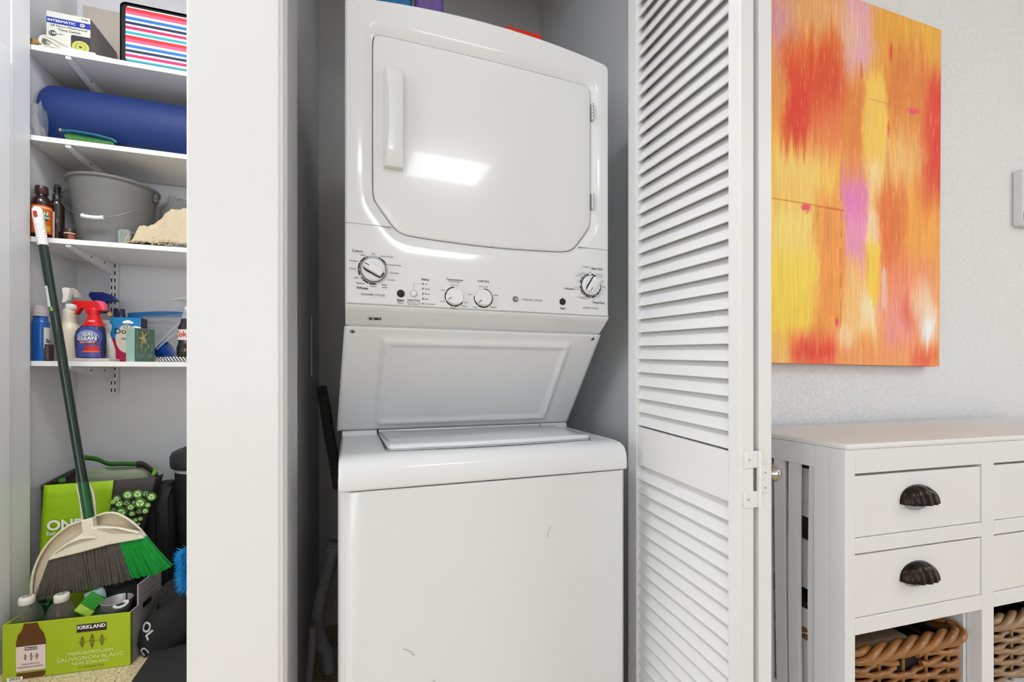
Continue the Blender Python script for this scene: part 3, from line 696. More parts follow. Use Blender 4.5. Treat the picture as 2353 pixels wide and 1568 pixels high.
# folded cloth lying in the first basket
CLOTHT = mat('tan towel', (150,125,100), .95, var=.4, vscale=90, bump=.8, bscale=400)
mb = MB(CB.M); mb.box(.045,.25,.04,.22,.40,.437); c_ = mb.build('folded_towel', CLOTHT, bevel=.012, seg=3); tag(c_, 'tan towel folded inside the brown wicker basket', 'towel')
# ================================================================ painting
PY = .962
PX0, PX1, PZ0, PZ1 = .93, 1.757, 1.066, 2.155
pnt = thing('painting', ((PX0+PX1)/2, PY, PZ0), 'abstract canvas painting in orange, red, yellow and pink', 'painting')
PAINT = bpy.data.materials.new('acrylic paint'); PAINT.use_nodes = True
_n, _l = PAINT.node_tree.nodes, PAINT.node_tree.links; _b = _n['Principled BSDF']
_a = _n.new('ShaderNodeAttribute'); _a.attribute_name = 'paint'
_t = _n.new('ShaderNodeTexCoord'); _m = _n.new('ShaderNodeMapping'); _m.inputs['Scale'].default_value = (150, 150, 6); _l.new(_t.outputs['Object'], _m.inputs[0])
_z = _n.new('ShaderNodeTexNoise'); _z.inputs['Scale'].default_value = 1; _z.inputs['Detail'].default_value = 3; _l.new(_m.outputs[0], _z.inputs['Vector'])
_h = _n.new('ShaderNodeHueSaturation'); _r = _n.new('ShaderNodeMapRange'); _r.inputs[3].default_value = .80; _r.inputs[4].default_value = 1.20
_l.new(_z.outputs[0], _r.inputs[0]); _l.new(_r.outputs[0], _h.inputs['Value']); _l.new(_a.outputs['Color'], _h.inputs['Color']); _l.new(_h.outputs[0], _b.inputs['Base Color'])
_bp = _n.new('ShaderNodeBump'); _bp.inputs['Strength'].default_value = .25; _bp.inputs['Distance'].default_value = .002; _l.new(_z.outputs[0], _bp.inputs['Height']); _l.new(_bp.outputs[0], _b.inputs['Normal'])
_b.inputs['Roughness'].default_value = .55
def zc8(x, y): return (1750+x*.5737, y*.5737)
PATCH = [  # x0,x1,y0,y1 in the study frame, colour, edge softness, strength
 (-80,130,-60,250,(214,150,158),40,1),(120,320,-60,140,(226,168,110),40,1),(-80,40,200,700,(232,150,70),30,1),
 (400,710,10,440,(230,162,48),30,1),(560,710,60,320,(230,172,56),30,.8),
 (320,418,170,660,(226,128,42),16,1),(320,390,190,330,(228,160,60),20,.7),(310,440,-60,300,(226,166,176),22,1),(300,380,60,200,(232,190,150),25,.7),
 (480,655,200,570,(222,134,44),26,.9),(500,590,190,420,(212,112,32),22,.55),
 (402,498,300,720,(242,196,78),14,1),(408,474,600,1000,(244,208,140),12,1),
 (500,645,550,780,(236,184,104),30,1),(560,710,740,1060,(238,162,56),34,1),
 (-80,316,540,830,(242,188,68),40,1),(40,250,580,800,(248,206,110),26,.9),
 (80,318,150,570,(226,96,30),26,1),(100,195,280,570,(220,48,14),20,.9),(200,312,220,440,(214,62,18),26,.75),(190,320,430,620,(232,130,70),30,.7),
 (630,740,270,830,(222,96,34),30,1),(668,740,330,720,(220,44,18),20,.9),
 (-80,232,810,1200,(248,214,112),18,1),(-80,215,1020,1380,(248,210,70),22,.9),(212,316,800,1360,(236,150,62),18,1),
 (462,560,740,1120,(226,108,40),24,1),(500,560,760,1000,(222,120,44),20,.6),
 (322,418,690,1070,(230,146,180),14,1),(325,414,735,860,(228,116,184),14,.8),(330,420,620,720,(226,130,70),22,.8),
 (322,465,1050,1380,(245,190,118),18,1),(395,462,1170,1310,(250,226,182),18,.9),(430,478,960,1210,(245,206,62),9,1),(415,470,860,975,(248,214,170),10,.7),
 (478,700,1040,1390,(236,138,96),26,1),(480,600,1200,1420,(236,150,142),26,.9),(560,610,1200,1300,(226,100,70),18,.7),(478,500,1080,1240,(240,200,190),8,.7),
 (603,690,1130,1270,(240,208,168),20,.9),(636,700,1240,1385,(236,236,232),18,1),
 (-80,700,1385,1480,(240,150,92),22,1),(-80,110,1360,1480,(245,196,100),22,.9),(128,292,1358,1462,(228,66,38),18,1),(610,700,1395,1480,(230,86,54),22,.9),(300,360,1310,1390,(250,220,180),14,.6),
 (505,516,175,238,(222,50,24),3,1),(389,398,250,322,(206,60,20),3,.9),(498,507,470,552,(214,66,26),3,.9),(150,192,814,850,(232,60,96),5,.9),(209,226,820,915,(208,150,40),4,.7),
 (295,305,1270,1312,(228,50,90),3,.9),(574,622,428,452,(230,60,110),5,.8),(313,318,220,1320,(196,104,40),2,.55),(500,503,350,740,(190,100,36),1.5,.5)]
def paint_col(x, y):
    jx = noise.noise(Vector((x*.02, y*.007, 1)))*30+noise.noise(Vector((x*.1, y*.02, 5)))*12+noise.noise(Vector((x*.5, y*.03, 4)))*7
    jy = noise.noise(Vector((x*.05, y*.004, 7)))*60+noise.noise(Vector((x*.22, y*.006, 8)))*46+noise.noise(Vector((x*.75, y*.012, 2)))*34
    c = Vector((236,160,72))
    for x0, x1, y0, y1, col, sf_, k in PATCH:
        if sf_ >= 12: sf_ = min(sf_*1.55, (x1-x0)*.42)
        big = min(1, (x1-x0)/90); X, Y = x+jx*big*.8, y+jy*min(1, (y1-y0)/260)
        if X < x0-sf_ or X > x1+sf_: continue
        if sf_ < 6:                       # small knife marks
            ex, ey = (X-(x0+x1)/2)/((x1-x0)/2), (Y-(y0+y1)/2)/((y1-y0)/2)
            m = ss(1.25, .6, math.hypot(ex, ey)+.7*noise.noise(Vector((x*.25, y*.12, 3))))*k if x1-x0 > 6 else ss(-sf_, sf_, X-x0)*ss(-sf_, sf_, x1-X)*ss(y0, y0+20, Y)*ss(y1, y1-20, Y)*k*ss(-.25,.25,noise.noise(Vector((3, y*.02, 3)))+.1)
            if m > .002: c = c.lerp(Vector(col), m)
            continue
        sv = sf_*(2.4 if y1-y0 > 90 else 1.4)
        m = ss(-sf_, sf_, X-x0)*ss(-sf_, sf_, x1-X)*ss(-sv, sv, Y-y0)*ss(-sv, sv, y1-Y)*k
        if m > .002: c = c.lerp(Vector(col), m)
    ly = 797+(x-45)*.165
    if 30 < x < 325 and abs(y-ly) < 3+2*noise.noise(Vector((x*.05,0,0))): c = c.lerp(Vector((206,90,44)), .75)
    ly = 392+(x-430)*.30
    if 428 < x < 560 and abs(y-ly) < 2: c = c.lerp(Vector((220,84,60)), .6)
    st = noise.noise(Vector((x*.9, y*.006, 11)))*.5+noise.noise(Vector((x*2.3, y*.02, 13)))*.3
    th_ = max(0, noise.noise(Vector((x*3.1, y*.016, 17)))-.32)*1.3
    return (c*(1.05+.15*st)).lerp(Vector((250,214,140)), min(.5, th_))
gx, gz = 250, 350; mb = MB(); vs = []; fs = []; cols_ = []
for j in range(gz+1):
    for i in range(gx+1):
        X, Z = PX0+(PX1-PX0)*i/gx, PZ0+(PZ1-PZ0)*j/gz
        d = X*_s+PY*_c; u, v = 1176.5+FPX*(X*_c-PY*_s)/d, 862-FPX*(Z-EYE)/d
        vs.append((X, PY, Z)); cols_.append(lin(tuple(max(0, min(255, q)) for q in paint_col((u-1750)/.5737, v/.5737))))
for j in range(gz):
    for i in range(gx): a = j*(gx+1)+i; fs.append((a, a+1, a+gx+2, a+gx+1))
mb.add(vs, fs); cv = mb.build('canvas_face', PAINT, pnt, smooth=0)
ca_ = cv.data.color_attributes.new('paint', 'FLOAT_COLOR', 'POINT'); ca_.data.foreach_set('color', [c for q in cols_ for c in q])
mb = MB(); mb.box(PX0, PX1, PY+.0004, .996, PZ0, PZ1); mb.build('canvas_sides', mat('canvas edge', (214,120,60), .7, var=.25, vscale=8), pnt, smooth=0)
for o in (cv,): pass
# slightly crooked on its nail
pnt.rotation_euler = (0, math.radians(.5), 0)
# ================================================================ wall intercom
ic = thing('wall_intercom', (2.26,.99,1.70), 'white wall intercom panel at the right picture edge', 'intercom')
z0, z1 = EYE+(1.8091-EYE)*.695, EYE+(2.0941-EYE)*.695
X0 = 3.2008*.695
mb = MB(); mb.box(X0, X0+.13, .972, 1.0, z0, z1); mb.build('housing', mat('intercom plastic', (222,222,222), .4), ic, bevel=.004)
mb = MB(); mb.box(X0+.006, X0+.008, .9712, .9725, z0+.012, z0+.045); mb.build('edge_slot', INK, ic, smooth=0)
for k in range(4):
    mb = MB(); mb.lathe((X0+.014,.972,z0+.085+k*.008), [(.0022,0),(.0022,-.001),(0,-.001)], 8, axis='Y'); mb.build('grille_hole', INK, ic, smooth=0)
mb = MB(); mb.box(X0+.004, X0+.12, .9712, .9725, z0+.006, z0+.0075); mb.build('seam', GREYINK, ic, smooth=0)
# ================================================================ shelf closet
SZ = [2.301, 1.9545, 1.5655, 1.0885]; YS = 2.2; YB = 2.535
nm_ = ['top', 'second', 'third', 'lowest']
desc = ['holding the time switch box and striped case', 'holding the rolled blue mat', 'holding the grey bucket', 'holding the spray bottles']
BRK = mat('bracket enamel', (226,226,226), .4, var=.02)
for i, z in enumerate(SZ):
    t = thing('wall_shelf', (-.78, 2.36, z), 'white wall shelf %s' % desc[i], 'shelf', 'white closet shelves')
    MB().box(XL+.001, -.316, YS, 2.520, z-.020, z).build('shelf_board', MELA, t, bevel=.0012)
    mb = MB(); mb.prism([(2.203,z-.0205),(2.514,z-.0205),(2.514,z-.074),(2.47,z-.068),(2.206,z-.030)], lambda y, q: Vector((-1.124,y,q)), lambda y, q: Vector((-1.106,y,q)))
    b = mb.build('bracket', BRK, t, bevel=.001)
    for y in (2.34, 2.44):
        mb = MB(); mb.lathe((-1.106,y,z-.034), [(.004,-.0005),(.004,.0008),(0,.0008)], 10, axis='X'); mb.build('rivet_hole', INK, b, smooth=0)
st = thing('shelf_standard', (-1.107, 2.52, .95), 'white slotted wall rail carrying the shelf brackets', 'rail')
mb = MB(); mb.box(-1.1215,-1.0925,2.514,2.535,.945,2.70); mb.build('rail_channel', BRK, st, bevel=.002)
sl_ = MB(); sl_.box(-.0022,.0022,-.0008,.001,-.0085,.0085); SLOT = rawmesh(sl_, 'slot', INK, 0)
z = .965
while z < 1.56:
    for dx in (-.0065,.0065): inst(SLOT, 'slot', st, (-1.107+dx, 2.514, z))
    z += .0335
def lathe_thing(name, x, y, z, prof, m, label, cat, n=32, sx=1, sy=1, group=None):
    t = thing(name, (x, y, z), label, cat, group); b = MB(); b.lathe((x,y,z), prof, n, sx, sy); b.build('body', m, t, smooth=45); return t
def crumple(name, x, y, z, sx, sy, sz, m, label, cat, seed=0, amp=.25, base=True, n=26, parent=None, freq=2.2):
    mb = MB(); vs = []; fs = []; R = n//2
    for j in range(R+1):
        th = math.pi*j/R
        for i in range(n):
            ph = 2*math.pi*i/n; d = Vector((math.sin(th)*math.cos(ph), math.sin(th)*math.sin(ph), math.cos(th)))
            k = 1+amp*(noise.noise(d*freq+Vector((seed,0,0)))+.5*noise.noise(d*freq*2.7+Vector((0,seed,0)))+.3*abs(noise.noise(d*freq*6+Vector((0,0,seed)))))
            p = Vector((d.x*sx/2*k, d.y*sy/2*k, sz/2+d.z*sz/2*k))
            if base: p.z = max(p.z, 0)
            vs.append((x+p.x, y+p.y, z+p.z))
    for j in range(R):
        for i in range(n): fs.append((j*n+i, (j+1)*n+i, (j+1)*n+(i+1) % n, j*n+(i+1) % n))
    mb.add(vs, fs); o = mb.build(name, m, parent, smooth=70, origin=None if parent else (x,y,z))
    if label: tag(o, label, cat)
    return o
# ---------------- top shelf
z = SZ[0]
tb = thing('switch_carton', (-1.13,2.3,z), 'time switch carton with blue band on the top shelf', 'carton')
MB().box(-1.2005,-1.061,2.24,2.44,z+.0005,z+.166).build('box', mat('grey carton board', (128,122,118), .8, var=.15), tb, bevel=.001)
F = lambda x, q, h=0, z=z: Vector((-1.2005+x, 2.24-h, z+q*.878))
g = MB(); g.poly([(0,.001),(.139,.001),(.139,.189),(0,.189)], F, .0006); g.build('front_print', mat('carton front', (206,208,196), .5, var=.03), tb, smooth=0)
g = MB(); g.poly([(0,.137),(.139,.137),(.139,.163),(0,.163)], F, .001); g.build('blue_band', mat('blue print', (16,40,150), .5), tb, smooth=0)
g = MB(); g.poly(rrect(.077,.145,-.02,.100,.008)[:], F, .0011); g.v = [Vector((min(p.x,-1.061), p.y, max(p.z,z+.001))) for p in g.v]; g.build('picture_panel', mat('dark picture', (44,40,52), .5), tb, smooth=0)
g = MB(); g.disc(.108,.050,.028,F,.0015,26); g.build('dial_picture', mat('yellow dial print', (196,196,92), .5), tb, smooth=0)
g = MB(); g.disc(.108,.050,.006,F,.002,14); g.arc(.108,.05,.015,.0015,0,360,F,.002,24); 
for k in range(16): a = math.radians(k*22.5); g.ribbon([(.108+.017*math.cos(a),.05+.017*math.sin(a)),(.108+.023*math.cos(a),.05+.023*math.sin(a))], .0016, F, .002)
g.build('dial_marks', mat('olive print', (92,92,40), .5), tb, smooth=0)
g = MB(); g.disc(.114,.150,.008,F,.0015,20); g.build('emblem', WHITE, tb, smooth=0)
g = MB(); g.disc(.114,.150,.005,F,.002,16); g.build('emblem_ring', mat('brown print', (110,80,60), .5), tb, smooth=0)
g = MB(); g.disc(.114,.150,.0022,F,.0024,12); g.build('emblem_dot', WHITE, tb, smooth=0)
g = MB(); g.disc(.0195,.092,.0125,F,.0012,24); g.ribbon([(.032,.090),(.040,.090)], .001, F, .0012); g.build('voltage_disc', INK, tb, smooth=0)
text(tb, WHITE, (lambda x, q, h=0, z=z: Vector((-1.2005+x, 2.2385-h, z+q*.878))), [('INTERMATIC', .048,.149,.0155,'CENTER',.02), ('120', .0195,.092,.0145,'CENTER',.02)])
text(tb, INK, (lambda x, q, h=0, z=z: Vector((-1.2005+x, 2.2390-h, z+q*.878))), [('T101', .122,.176,.0115,'CENTER',.02), ('24 Hour Mechanical', .071,.128,.0145,'CENTER',0), ('Time Switch', .073,.112,.0145,'CENTER',.01), ('VAC', .046,.0925,.009)])
g = MB(); sp = plane((-1.0604,2.24,z), (0,1,0), (0,0,1)); g.poly([(.12,.03),(.165,.03),(.165,.075),(.12,.075)], sp, .0006); g.build('red_sticker', mat('dark red print', (120,24,20), .5), tb, smooth=0)
t = thing('plain_carton', (-1.0,2.47,z), 'plain beige carton at the back of the top shelf', 'carton')
MB().box(-1.188,-.965,2.45,2.512,z+.0005,z+.355).build('box', mat('beige board', (188,178,166), .85, var=.06), t, bevel=.0015)
MB().box(-1.035,-1.02,2.449,2.450,z+.02,z+.30).build('tape', mat('packing tape', (168,158,146), .4), t, smooth=0)
cw = thing('power_cord', (-1.13,2.22,z), 'white power cord coiled on the top shelf in front of the carton', 'cord')
cdm = mat('white cord', (224,216,206), .45, var=.05)
def coil(pts, r=.0035, nm='cord_loop'):
    mb = MB(); mb.tube(smoothpts(pts, 6), r, 8); mb.build(nm, cdm, cw, smooth=60)
zz = z+.004
coil([(-1.20,2.222,zz),(-1.215,2.226,zz+.03),(-1.205,2.228,zz+.052),(-1.17,2.224,zz+.045),(-1.12,2.214,zz+.02),(-1.09,2.212,zz+.006),(-1.02,2.21,zz)], .004)
coil([(-1.19,2.216,zz),(-1.208,2.219,zz+.02),(-1.203,2.22,zz+.04),(-1.18,2.217,zz+.035),(-1.14,2.209,zz+.008),(-1.10,2.207,zz)], .004)
coil([(-1.205,2.208,zz),(-1.17,2.205,zz+.003),(-1.13,2.207,zz+.001),(-1.05,2.207,zz),(-.98,2.212,zz)], .003)
for (x, y, w, d, h, rz, tilt) in ((-1.147,2.219,.062,.012,.020,0,8), (-1.077,2.2165,.092,.016,.016,0,2)):
    M = Matrix.Translation((x,y,zz-.003)) @ Matrix.Rotation(math.radians(tilt),4,'Y')
    mb = MB(M); mb.box(-w/2,w/2,-d/2,d/2,.004 if tilt > 5 else 0,h); mb.build('adapter_block', mat('white adapter', (222,212,200), .5), cw, bevel=.003)
crumple('dried_leaf_bundle', -1.222,2.232,z,.045,.05,.035, mat('tan scraps', (150,118,72), .9, var=.4, vscale=80), 'small tan scrap bundle in the corner of the top shelf', 'scraps', 4, .5)
# striped case
sc_ = thing('striped_case', (-.79,2.28,z), 'soft zip case with bright stripes and black edging on the top shelf', 'case')
bl = mat('black piping fabric', (20,20,22), .7, var=.2)
mb = MB(); o_ = rrect(-.9625,-.60,z+.001,z+.262,.022,6)
mb.loops([[Vector((a,2.236+.010,c)) for a, c in o_]]+[[Vector((a*.0+a, y, c)) for a, c in o_] for y in (2.236,2.33)]+[[Vector((a,2.345,c)) for a, c in rrect(-.95,-.612,z+.012,z+.250,.02,6)]], True, True)
mb.build('case_body', bl, sc_, smooth=50)
def stripe_mat():
    m = bpy.data.materials.new('striped print fabric'); m.use_nodes = True; nt = m.node_tree; N, L = nt.nodes, nt.links; b = N['Principled BSDF']
    tc = N.new('ShaderNodeTexCoord'); sp = N.new('ShaderNodeSeparateXYZ'); L.new(tc.outputs['Object'], sp.inputs[0])
    ma = N.new('ShaderNodeMath'); ma.operation = 'MULTIPLY_ADD'; ma.inputs[1].default_value = -1/.114; ma.inputs[2].default_value = 2.10; L.new(sp.outputs[2], ma.inputs[0])
    fr = N.new('ShaderNodeMath'); fr.operation = 'FRACT'; L.new(ma.outputs[0], fr.inputs[0])
    rp = N.new('ShaderNodeValToRGB'); rp.color_ramp.interpolation = 'CONSTANT'; L.new(fr.outputs[0], rp.inputs[0])
    W_, R, P, B, NV, MG, TL, GR = (236,238,236),(214,22,34),(236,84,120),(16,110,184),(8,26,62),(196,10,92),(40,160,170),(190,198,196)
    seq = [(0,R),(.085,P),(.16,W_),(.19,GR),(.215,W_),(.245,B),(.335,W_),(.375,NV),(.455,W_),(.50,MG),(.58,W_),(.60,GR),(.62,W_),(.655,TL),(.745,W_),(.80,R),(.80,W_),(.86,GR),(.90,W_)]
    seq = [(0,R),(.095,P),(.185,W_),(.215,GR),(.235,W_),(.265,B),(.36,W_),(.41,NV),(.50,W_),(.55,MG),(.64,W_),(.665,GR),(.69,W_),(.73,TL),(.83,W_),(.87,GR),(.90,W_)]
    seq = [(0,R),(.115,P),(.235,W_),(.262,GR),(.285,W_),(.32,B),(.43,W_),(.50,NV),(.60,W_),(.665,MG),(.775,W_),(.795,GR),(.815,W_),(.85,TL),(.95,W_)]
    e = rp.color_ramp.elements; e[0].position = 0; e[0].color = lin(seq[0][1]); e[1].position = seq[1][0]; e[1].color = lin(seq[1][1])
    for p, c in seq[2:]:
        q = e.new(p); q.color = lin(c)
    L.new(rp.outputs[0], b.inputs['Base Color']); b.inputs['Roughness'].default_value = .6; return m
mb = MB(); o_ = rrect(-.9435,-.612,z+.020,z+.245,.012,5)
mb.loops([[Vector((a,2.236,c)) for a, c in o_], [Vector((a,2.2325,c)) for a, c in [( -.7775+(a+.7775)*.99, (z+.132)+(c-z-.132)*.99) for a, c in o_]]], cap1=True); mb.build('striped_front', stripe_mat(), sc_, smooth=50)
# ---------------- second shelf
z = SZ[1]
mt = thing('rolled_mat', (-.85,2.37,z), 'rolled dark blue exercise mat on the second shelf', 'mat')
r = .137; BLUE = mat('blue foam', (10,40,100), .6, var=.12, vscale=8, bump=.25, bscale=300)
mb = MB(); mb.lathe((-1.242,2.375,z+r), [(0,0),(r*.75,0),(r*.93,.006),(r*.985,.018),(r,.035),(r*.985,.65),(r*.95,.68),(r*.8,.69),(0,.69)], 48, axis='X'); mb.build('roll', BLUE, mt, smooth=50)
mb = MB(); mb.box(-1.20,-.56,2.375-r-.0035,2.375-r+.004,z+r-.10,z+r-.094); 
pts = [(2.375+(r+.0015)*math.cos(a), z+r+(r+.0015)*math.sin(a)) for a in [math.radians(200+4*k) for k in range(16)]]
mb = MB()
for x0, x1 in ((-1.16,-.56),): mb.loops([[Vector((x0,y,q)) for y, q in pts]+[Vector((x0,2.375+(y-2.375)*.985,z+r+(q-z-r)*.985)) for y, q in reversed(pts)], [Vector((x1,y,q)) for y, q in pts]+[Vector((x1,2.375+(y-2.375)*.985,z+r+(q-z-r)*.985)) for y, q in reversed(pts)]], True, True)
mb.build('outer_flap', BLUE, mt)
zp = thing('zip_pouch', (-1.05,2.23,z), 'flat green pouch with teal zip edge under the blue mat', 'pouch')
mb = MB(); Q = [(-1.128,.004),(-1.12,.030),(-.985,.030),(-.966,.004)]
mb.loops([[Vector((-1.122,2.204,z+.001)),Vector((-.968,2.204,z+.001)),Vector((-.966,2.262,z+.001)),Vector((-1.124,2.262,z+.001))], [Vector((-1.128,2.204,z+.016)),Vector((-.970,2.206,z+.012)),Vector((-.97,2.258,z+.012)),Vector((-1.128,2.258,z+.016))], [Vector((-1.12,2.215,z+.033)),Vector((-.975,2.215,z+.022)),Vector((-.98,2.258,z+.012)),Vector((-1.12,2.258,z+.014))]], True, True)
mb.build('pouch_body', mat('green glitter vinyl', (44,104,38), .35, var=.6, vscale=120), zp, bevel=.002)
mb = MB(); mb.tube([(-1.137,2.207,z+.034),(-1.10,2.206,z+.037),(-1.03,2.206,z+.034),(-.975,2.207,z+.025),(-.961,2.209,z+.016)], .0055, 8); mb.build('zip_edge', mat('teal zip', (14,92,118), .35), zp, smooth=60)
mb = MB(); mb.lathe((-1.139,2.207,z+.034), [(.006,-.004),(.007,0),(.006,.005)], 10); mb.build('zip_pull', mat('zip pull grey', (140,130,118), .4), zp)
crumple('plastic_bag', -1.222,2.235,z,.05,.06,.135, FILM, 'crumpled clear plastic bag at the left end of the second shelf', 'bag', 11, .35)
wr = MB(); wr.tube(smoothpts([(-.965,2.212,z+.004),(-.90,2.21,z+.010),(-.83,2.212,z+.007),(-.79,2.215,z+.010),(-.77,2.225,z+.004),(-.80,2.235,z+.003),(-.88,2.228,z+.003)], 6), .0022, 6)
tag(wr.build('black_cable', BLACK, smooth=60), 'thin black cable lying in front of the blue mat', 'cable')
# ---------------- third shelf
z = SZ[2]
BRN = mat('dark brown bottle', (38,22,16), .15, var=.2, coat=.5)
oe = lathe_thing('polish_bottle', -1.2165, 2.242, z, [(.0285,.0005),(.030,.004),(.030,.138),(.0285,.150),(.022,.162),(.016,.170),(.0155,.178)], BRN, 'brown furniture polish bottle with orange label on the third shelf', 'bottle')
mb = MB(); mb.lathe((-1.2165,2.242,z+.176), [(.0185,0),(.0195,.002),(.0195,.028),(.0175,.032),(0,.032)], 28); mb.build('cap', mat('brown cap', (62,32,24), .35), oe)
def wrap(cx, cy, R, z0, z1, a0, a1, m, parent, nm='label', sy=1, n=20, rows=1):
    mb = MB(); f = cyl(cx, cy, R, 0, 0, sy); L0 = [(R*math.radians(a0+(a1-a0)*i/n)) for i in range(n+1)]
    mb.add([f(x, z0, 0) for x in L0]+[f(x, z1, 0) for x in L0], [(i, i+1, n+2+i, n+1+i) for i in range(n)]); return mb.build(nm, m, parent, smooth=60)
lab = wrap(-1.2165,2.242,.0303,z+.020,z+.128,-60,112,mat('orange label', (222,92,30), .4, var=.2, vscale=30), oe)
wrap(-1.2165,2.242,.0306,z+.117,z+.122,-60,112,mat('cream stripe', (226,190,130), .4), oe, 'label_stripe')
CF2 = cyl(-1.2165,2.242,.0306,z)
PLAB, PZ = lab, z
text(lab, WHITE, cyl(-1.2165,2.242,.0316,z), [('Old', .020,.097,.019,'CENTER',.02), ('English', .020,.082,.0145,'CENTER',.02)])
wrap(-1.2165,2.242,.0307,z+.030,z+.052,36,80,mat('yellow print', (214,164,52), .4), oe, 'label_spot')
bs = lathe_thing('pump_bottle', -1.187, 2.278, z, [(.0215,.0005),(.022,.003),(.022,.150),(.019,.163),(.013,.172)], BRN, 'slim dark pump bottle with cream label on the third shelf', 'bottle')
mb = MB(); mb.lathe((-1.187,2.278,z+.168), [(.0145,0),(.0145,.024),(.009,.028),(.008,.034),(.011,.036),(.011,.050),(.009,.062),(.006,.066),(0,.066)], 22); pc = mb.build('pump_head', BLACK, bs)
MB().box(-1.182,-1.172,2.262,2.276,z+.214,z+.226).build('nozzle', BLACK, pc, bevel=.002)
wrap(-1.187,2.278,.0223,z+.014,z+.118,-48,8,mat('cream label', (206,190,168), .5, var=.05), bs)
jr = lathe_thing('small_jar', -1.124, 2.235, z, [(.0165,.0005),(.018,.003),(.018,.026),(.016,.030)], BRN, 'small dark jar with orange label next to the bucket', 'jar')
mb = MB(); mb.lathe((-1.124,2.235,z+.029), [(.0185,0),(.0185,.017),(.017,.0185),(0,.0185)], 24); mb.build('lid', mat('dark lid', (48,30,24), .4), jr)
wrap(-1.124,2.235,.0187,z+.026,z+.031,-80,80,mat('pale lid ring', (200,170,140), .4), jr, 'lid_ring'); wrap(-1.124,2.235,.0183,z+.004,z+.022,10,75,mat('rust label', (150,72,38), .5), jr)
# bucket
GR = mat('grey bucket plastic', (112,112,110), .55, var=.06, vscale=30, bump=.1, bscale=300)
bx, by = -1.035, 2.364
bu = thing('bucket', (bx,by,z), 'grey plastic bucket with wire bail on the third shelf', 'bucket')
mb = MB(); mb.lathe((bx,by,z), [(.112,.0008),(.116,.003),(.139,.215),(.1405,.222),(.1425,.23),(.1475,.262),(.155,.268),(.156,.276),(.150,.279),(.146,.272),(.137,.22),(.112,.008),(0,.008)], 56); mb.build('pail', GR, bu, smooth=40)
for sx in (-1, 1): MB().box(bx+sx*.150-.006, bx+sx*.150+.006, by-.014, by+.014, z+.225, z+.262).build('ear', GR, bu, bevel=.003)
pts = []
for k in range(41):
    a = math.pi*k/40; pts.append(Vector((bx-.155*math.cos(a), by-.005-.158*math.sin(a)**.8, z+.245-.152*math.sin(a)**1.1)))
mb = MB(); mb.tube(pts, .0018, 8); mb.build('bail_wire', mat('zinc wire', (130,128,124), .35, .8), bu, smooth=60)
gp = []
for k in range(9): a = math.pi*(17.0+k*.72)/40; gp.append(Vector((bx-.155*math.cos(a), by-.005-.158*math.sin(a)**.8, z+.245-.152*math.sin(a)**1.1)))
mb = MB(); mb.tube(gp, lambda t: .0085 if (t < .08 or t > .92) else .0072, 14); mb.build('bail_grip', mat('white grip', (232,232,230), .4), bu, smooth=40)
crumple('plastic_wrap', -.835,2.47,z+.14,.15,.08,.15, FILM, 'crumpled clear plastic wrap behind the bucket', 'wrap', 21, .35, base=False)
br = thing('scrub_brush', (-.944,2.25,z), 'grey green scrub brush end beside the bucket', 'brush')
o_ = rrect(-.967,-.923,z+.001,z+.064,.013,5)
mb = MB(); mb.loops([[Vector((a,2.227,c)) for a, c in [(-.945+(a+.945)*.93, z+.0325+(c-z-.0325)*.95) for a, c in o_]], [Vector((a,2.231,c)) for a, c in o_], [Vector((a,2.31,c)) for a, c in o_]], True, True); mb.build('brush_block', mat('sage plastic', (128,136,130), .5), br, smooth=40)
g = MB()
for k in range(9):
    for x in (-.960,-.930): g.disc(x, z+.012+k*.005, .0013, front(2.2265), 0, 8)
for k in range(6):
    for q in (z+.010,z+.056): g.disc(-.958+k*.0052, q, .0013, front(2.2265), 0, 8)
g.build('bristle_holes', mat('pale dots', (196,200,196), .5), br, smooth=0)
MB().box(-.938,-.905,2.235,2.30,z+.003,z+.05).build('dark_sleeve', BLACK, br, bevel=.006)
# canvas cloth, heaped with a frayed edge
CAN = mat('unbleached canvas', (198,182,152), .95, var=.12, vscale=50, bump=.6, bscale=700)
cl = thing('canvas_cloth', (-.80,2.3,z), 'beige canvas cloth heaped at the right of the third shelf', 'cloth')
def cloth_grid():
    mb = MB(); nx, ny = 70, 50; vs = []; fs = []
    for j in range(ny+1):
        for i in range(nx+1):
            a, b = i/nx, j/ny; x = -.925+.32*a+.012*math.sin(b*7); y = 2.203+.25*b
            h = .040+.115*ss(-.05,.45,a)*ss(-.1,.4,b+.25*a)+.035*noise.noise(Vector((a*3.4,b*3,3)))
            h += .014*math.sin((a*1.5-b*1.3)*12)*ss(.05,.3,a)+.024*abs(noise.noise(Vector((a*7,b*6,1))))+.008*noise.noise(Vector((a*22,b*18,6)))
            h *= ss(-.03,.08,a)*(.12+.88*ss(-.01,.13,b)) 
            vs.append((x, y-.004*math.sin(a*20), z+.004+max(0, h)))
    for j in range(ny):
        for i in range(nx): p = j*(nx+1)+i; fs.append((p, p+1, p+nx+2, p+nx+1))
    mb.add(vs, fs); return mb
cloth_grid().build('cloth_sheet', CAN, cl, smooth=80, solid=.003)
fr_m = MB()
for k in range(70):
    a = random.random(); x = -.925+.3*a; y = 2.204; q = z+.012+.03*random.random()*ss(0,.3,a)
    if k % 3 == 0: x, y = -.922, 2.204+.12*random.random()
    fr_m.tube([(x,y,q),(x-.004+random.uniform(-.006,.006),y-.004,q-.005),(x-.006+random.uniform(-.01,.008),y-.005+random.uniform(-.003,0),z+.0015+random.uniform(-.005,.005)*(a > .2)+.002)], .0010, 4)
fo = fr_m.build('frayed_edge', CAN, cl); fo['kind'] = 'stuff'
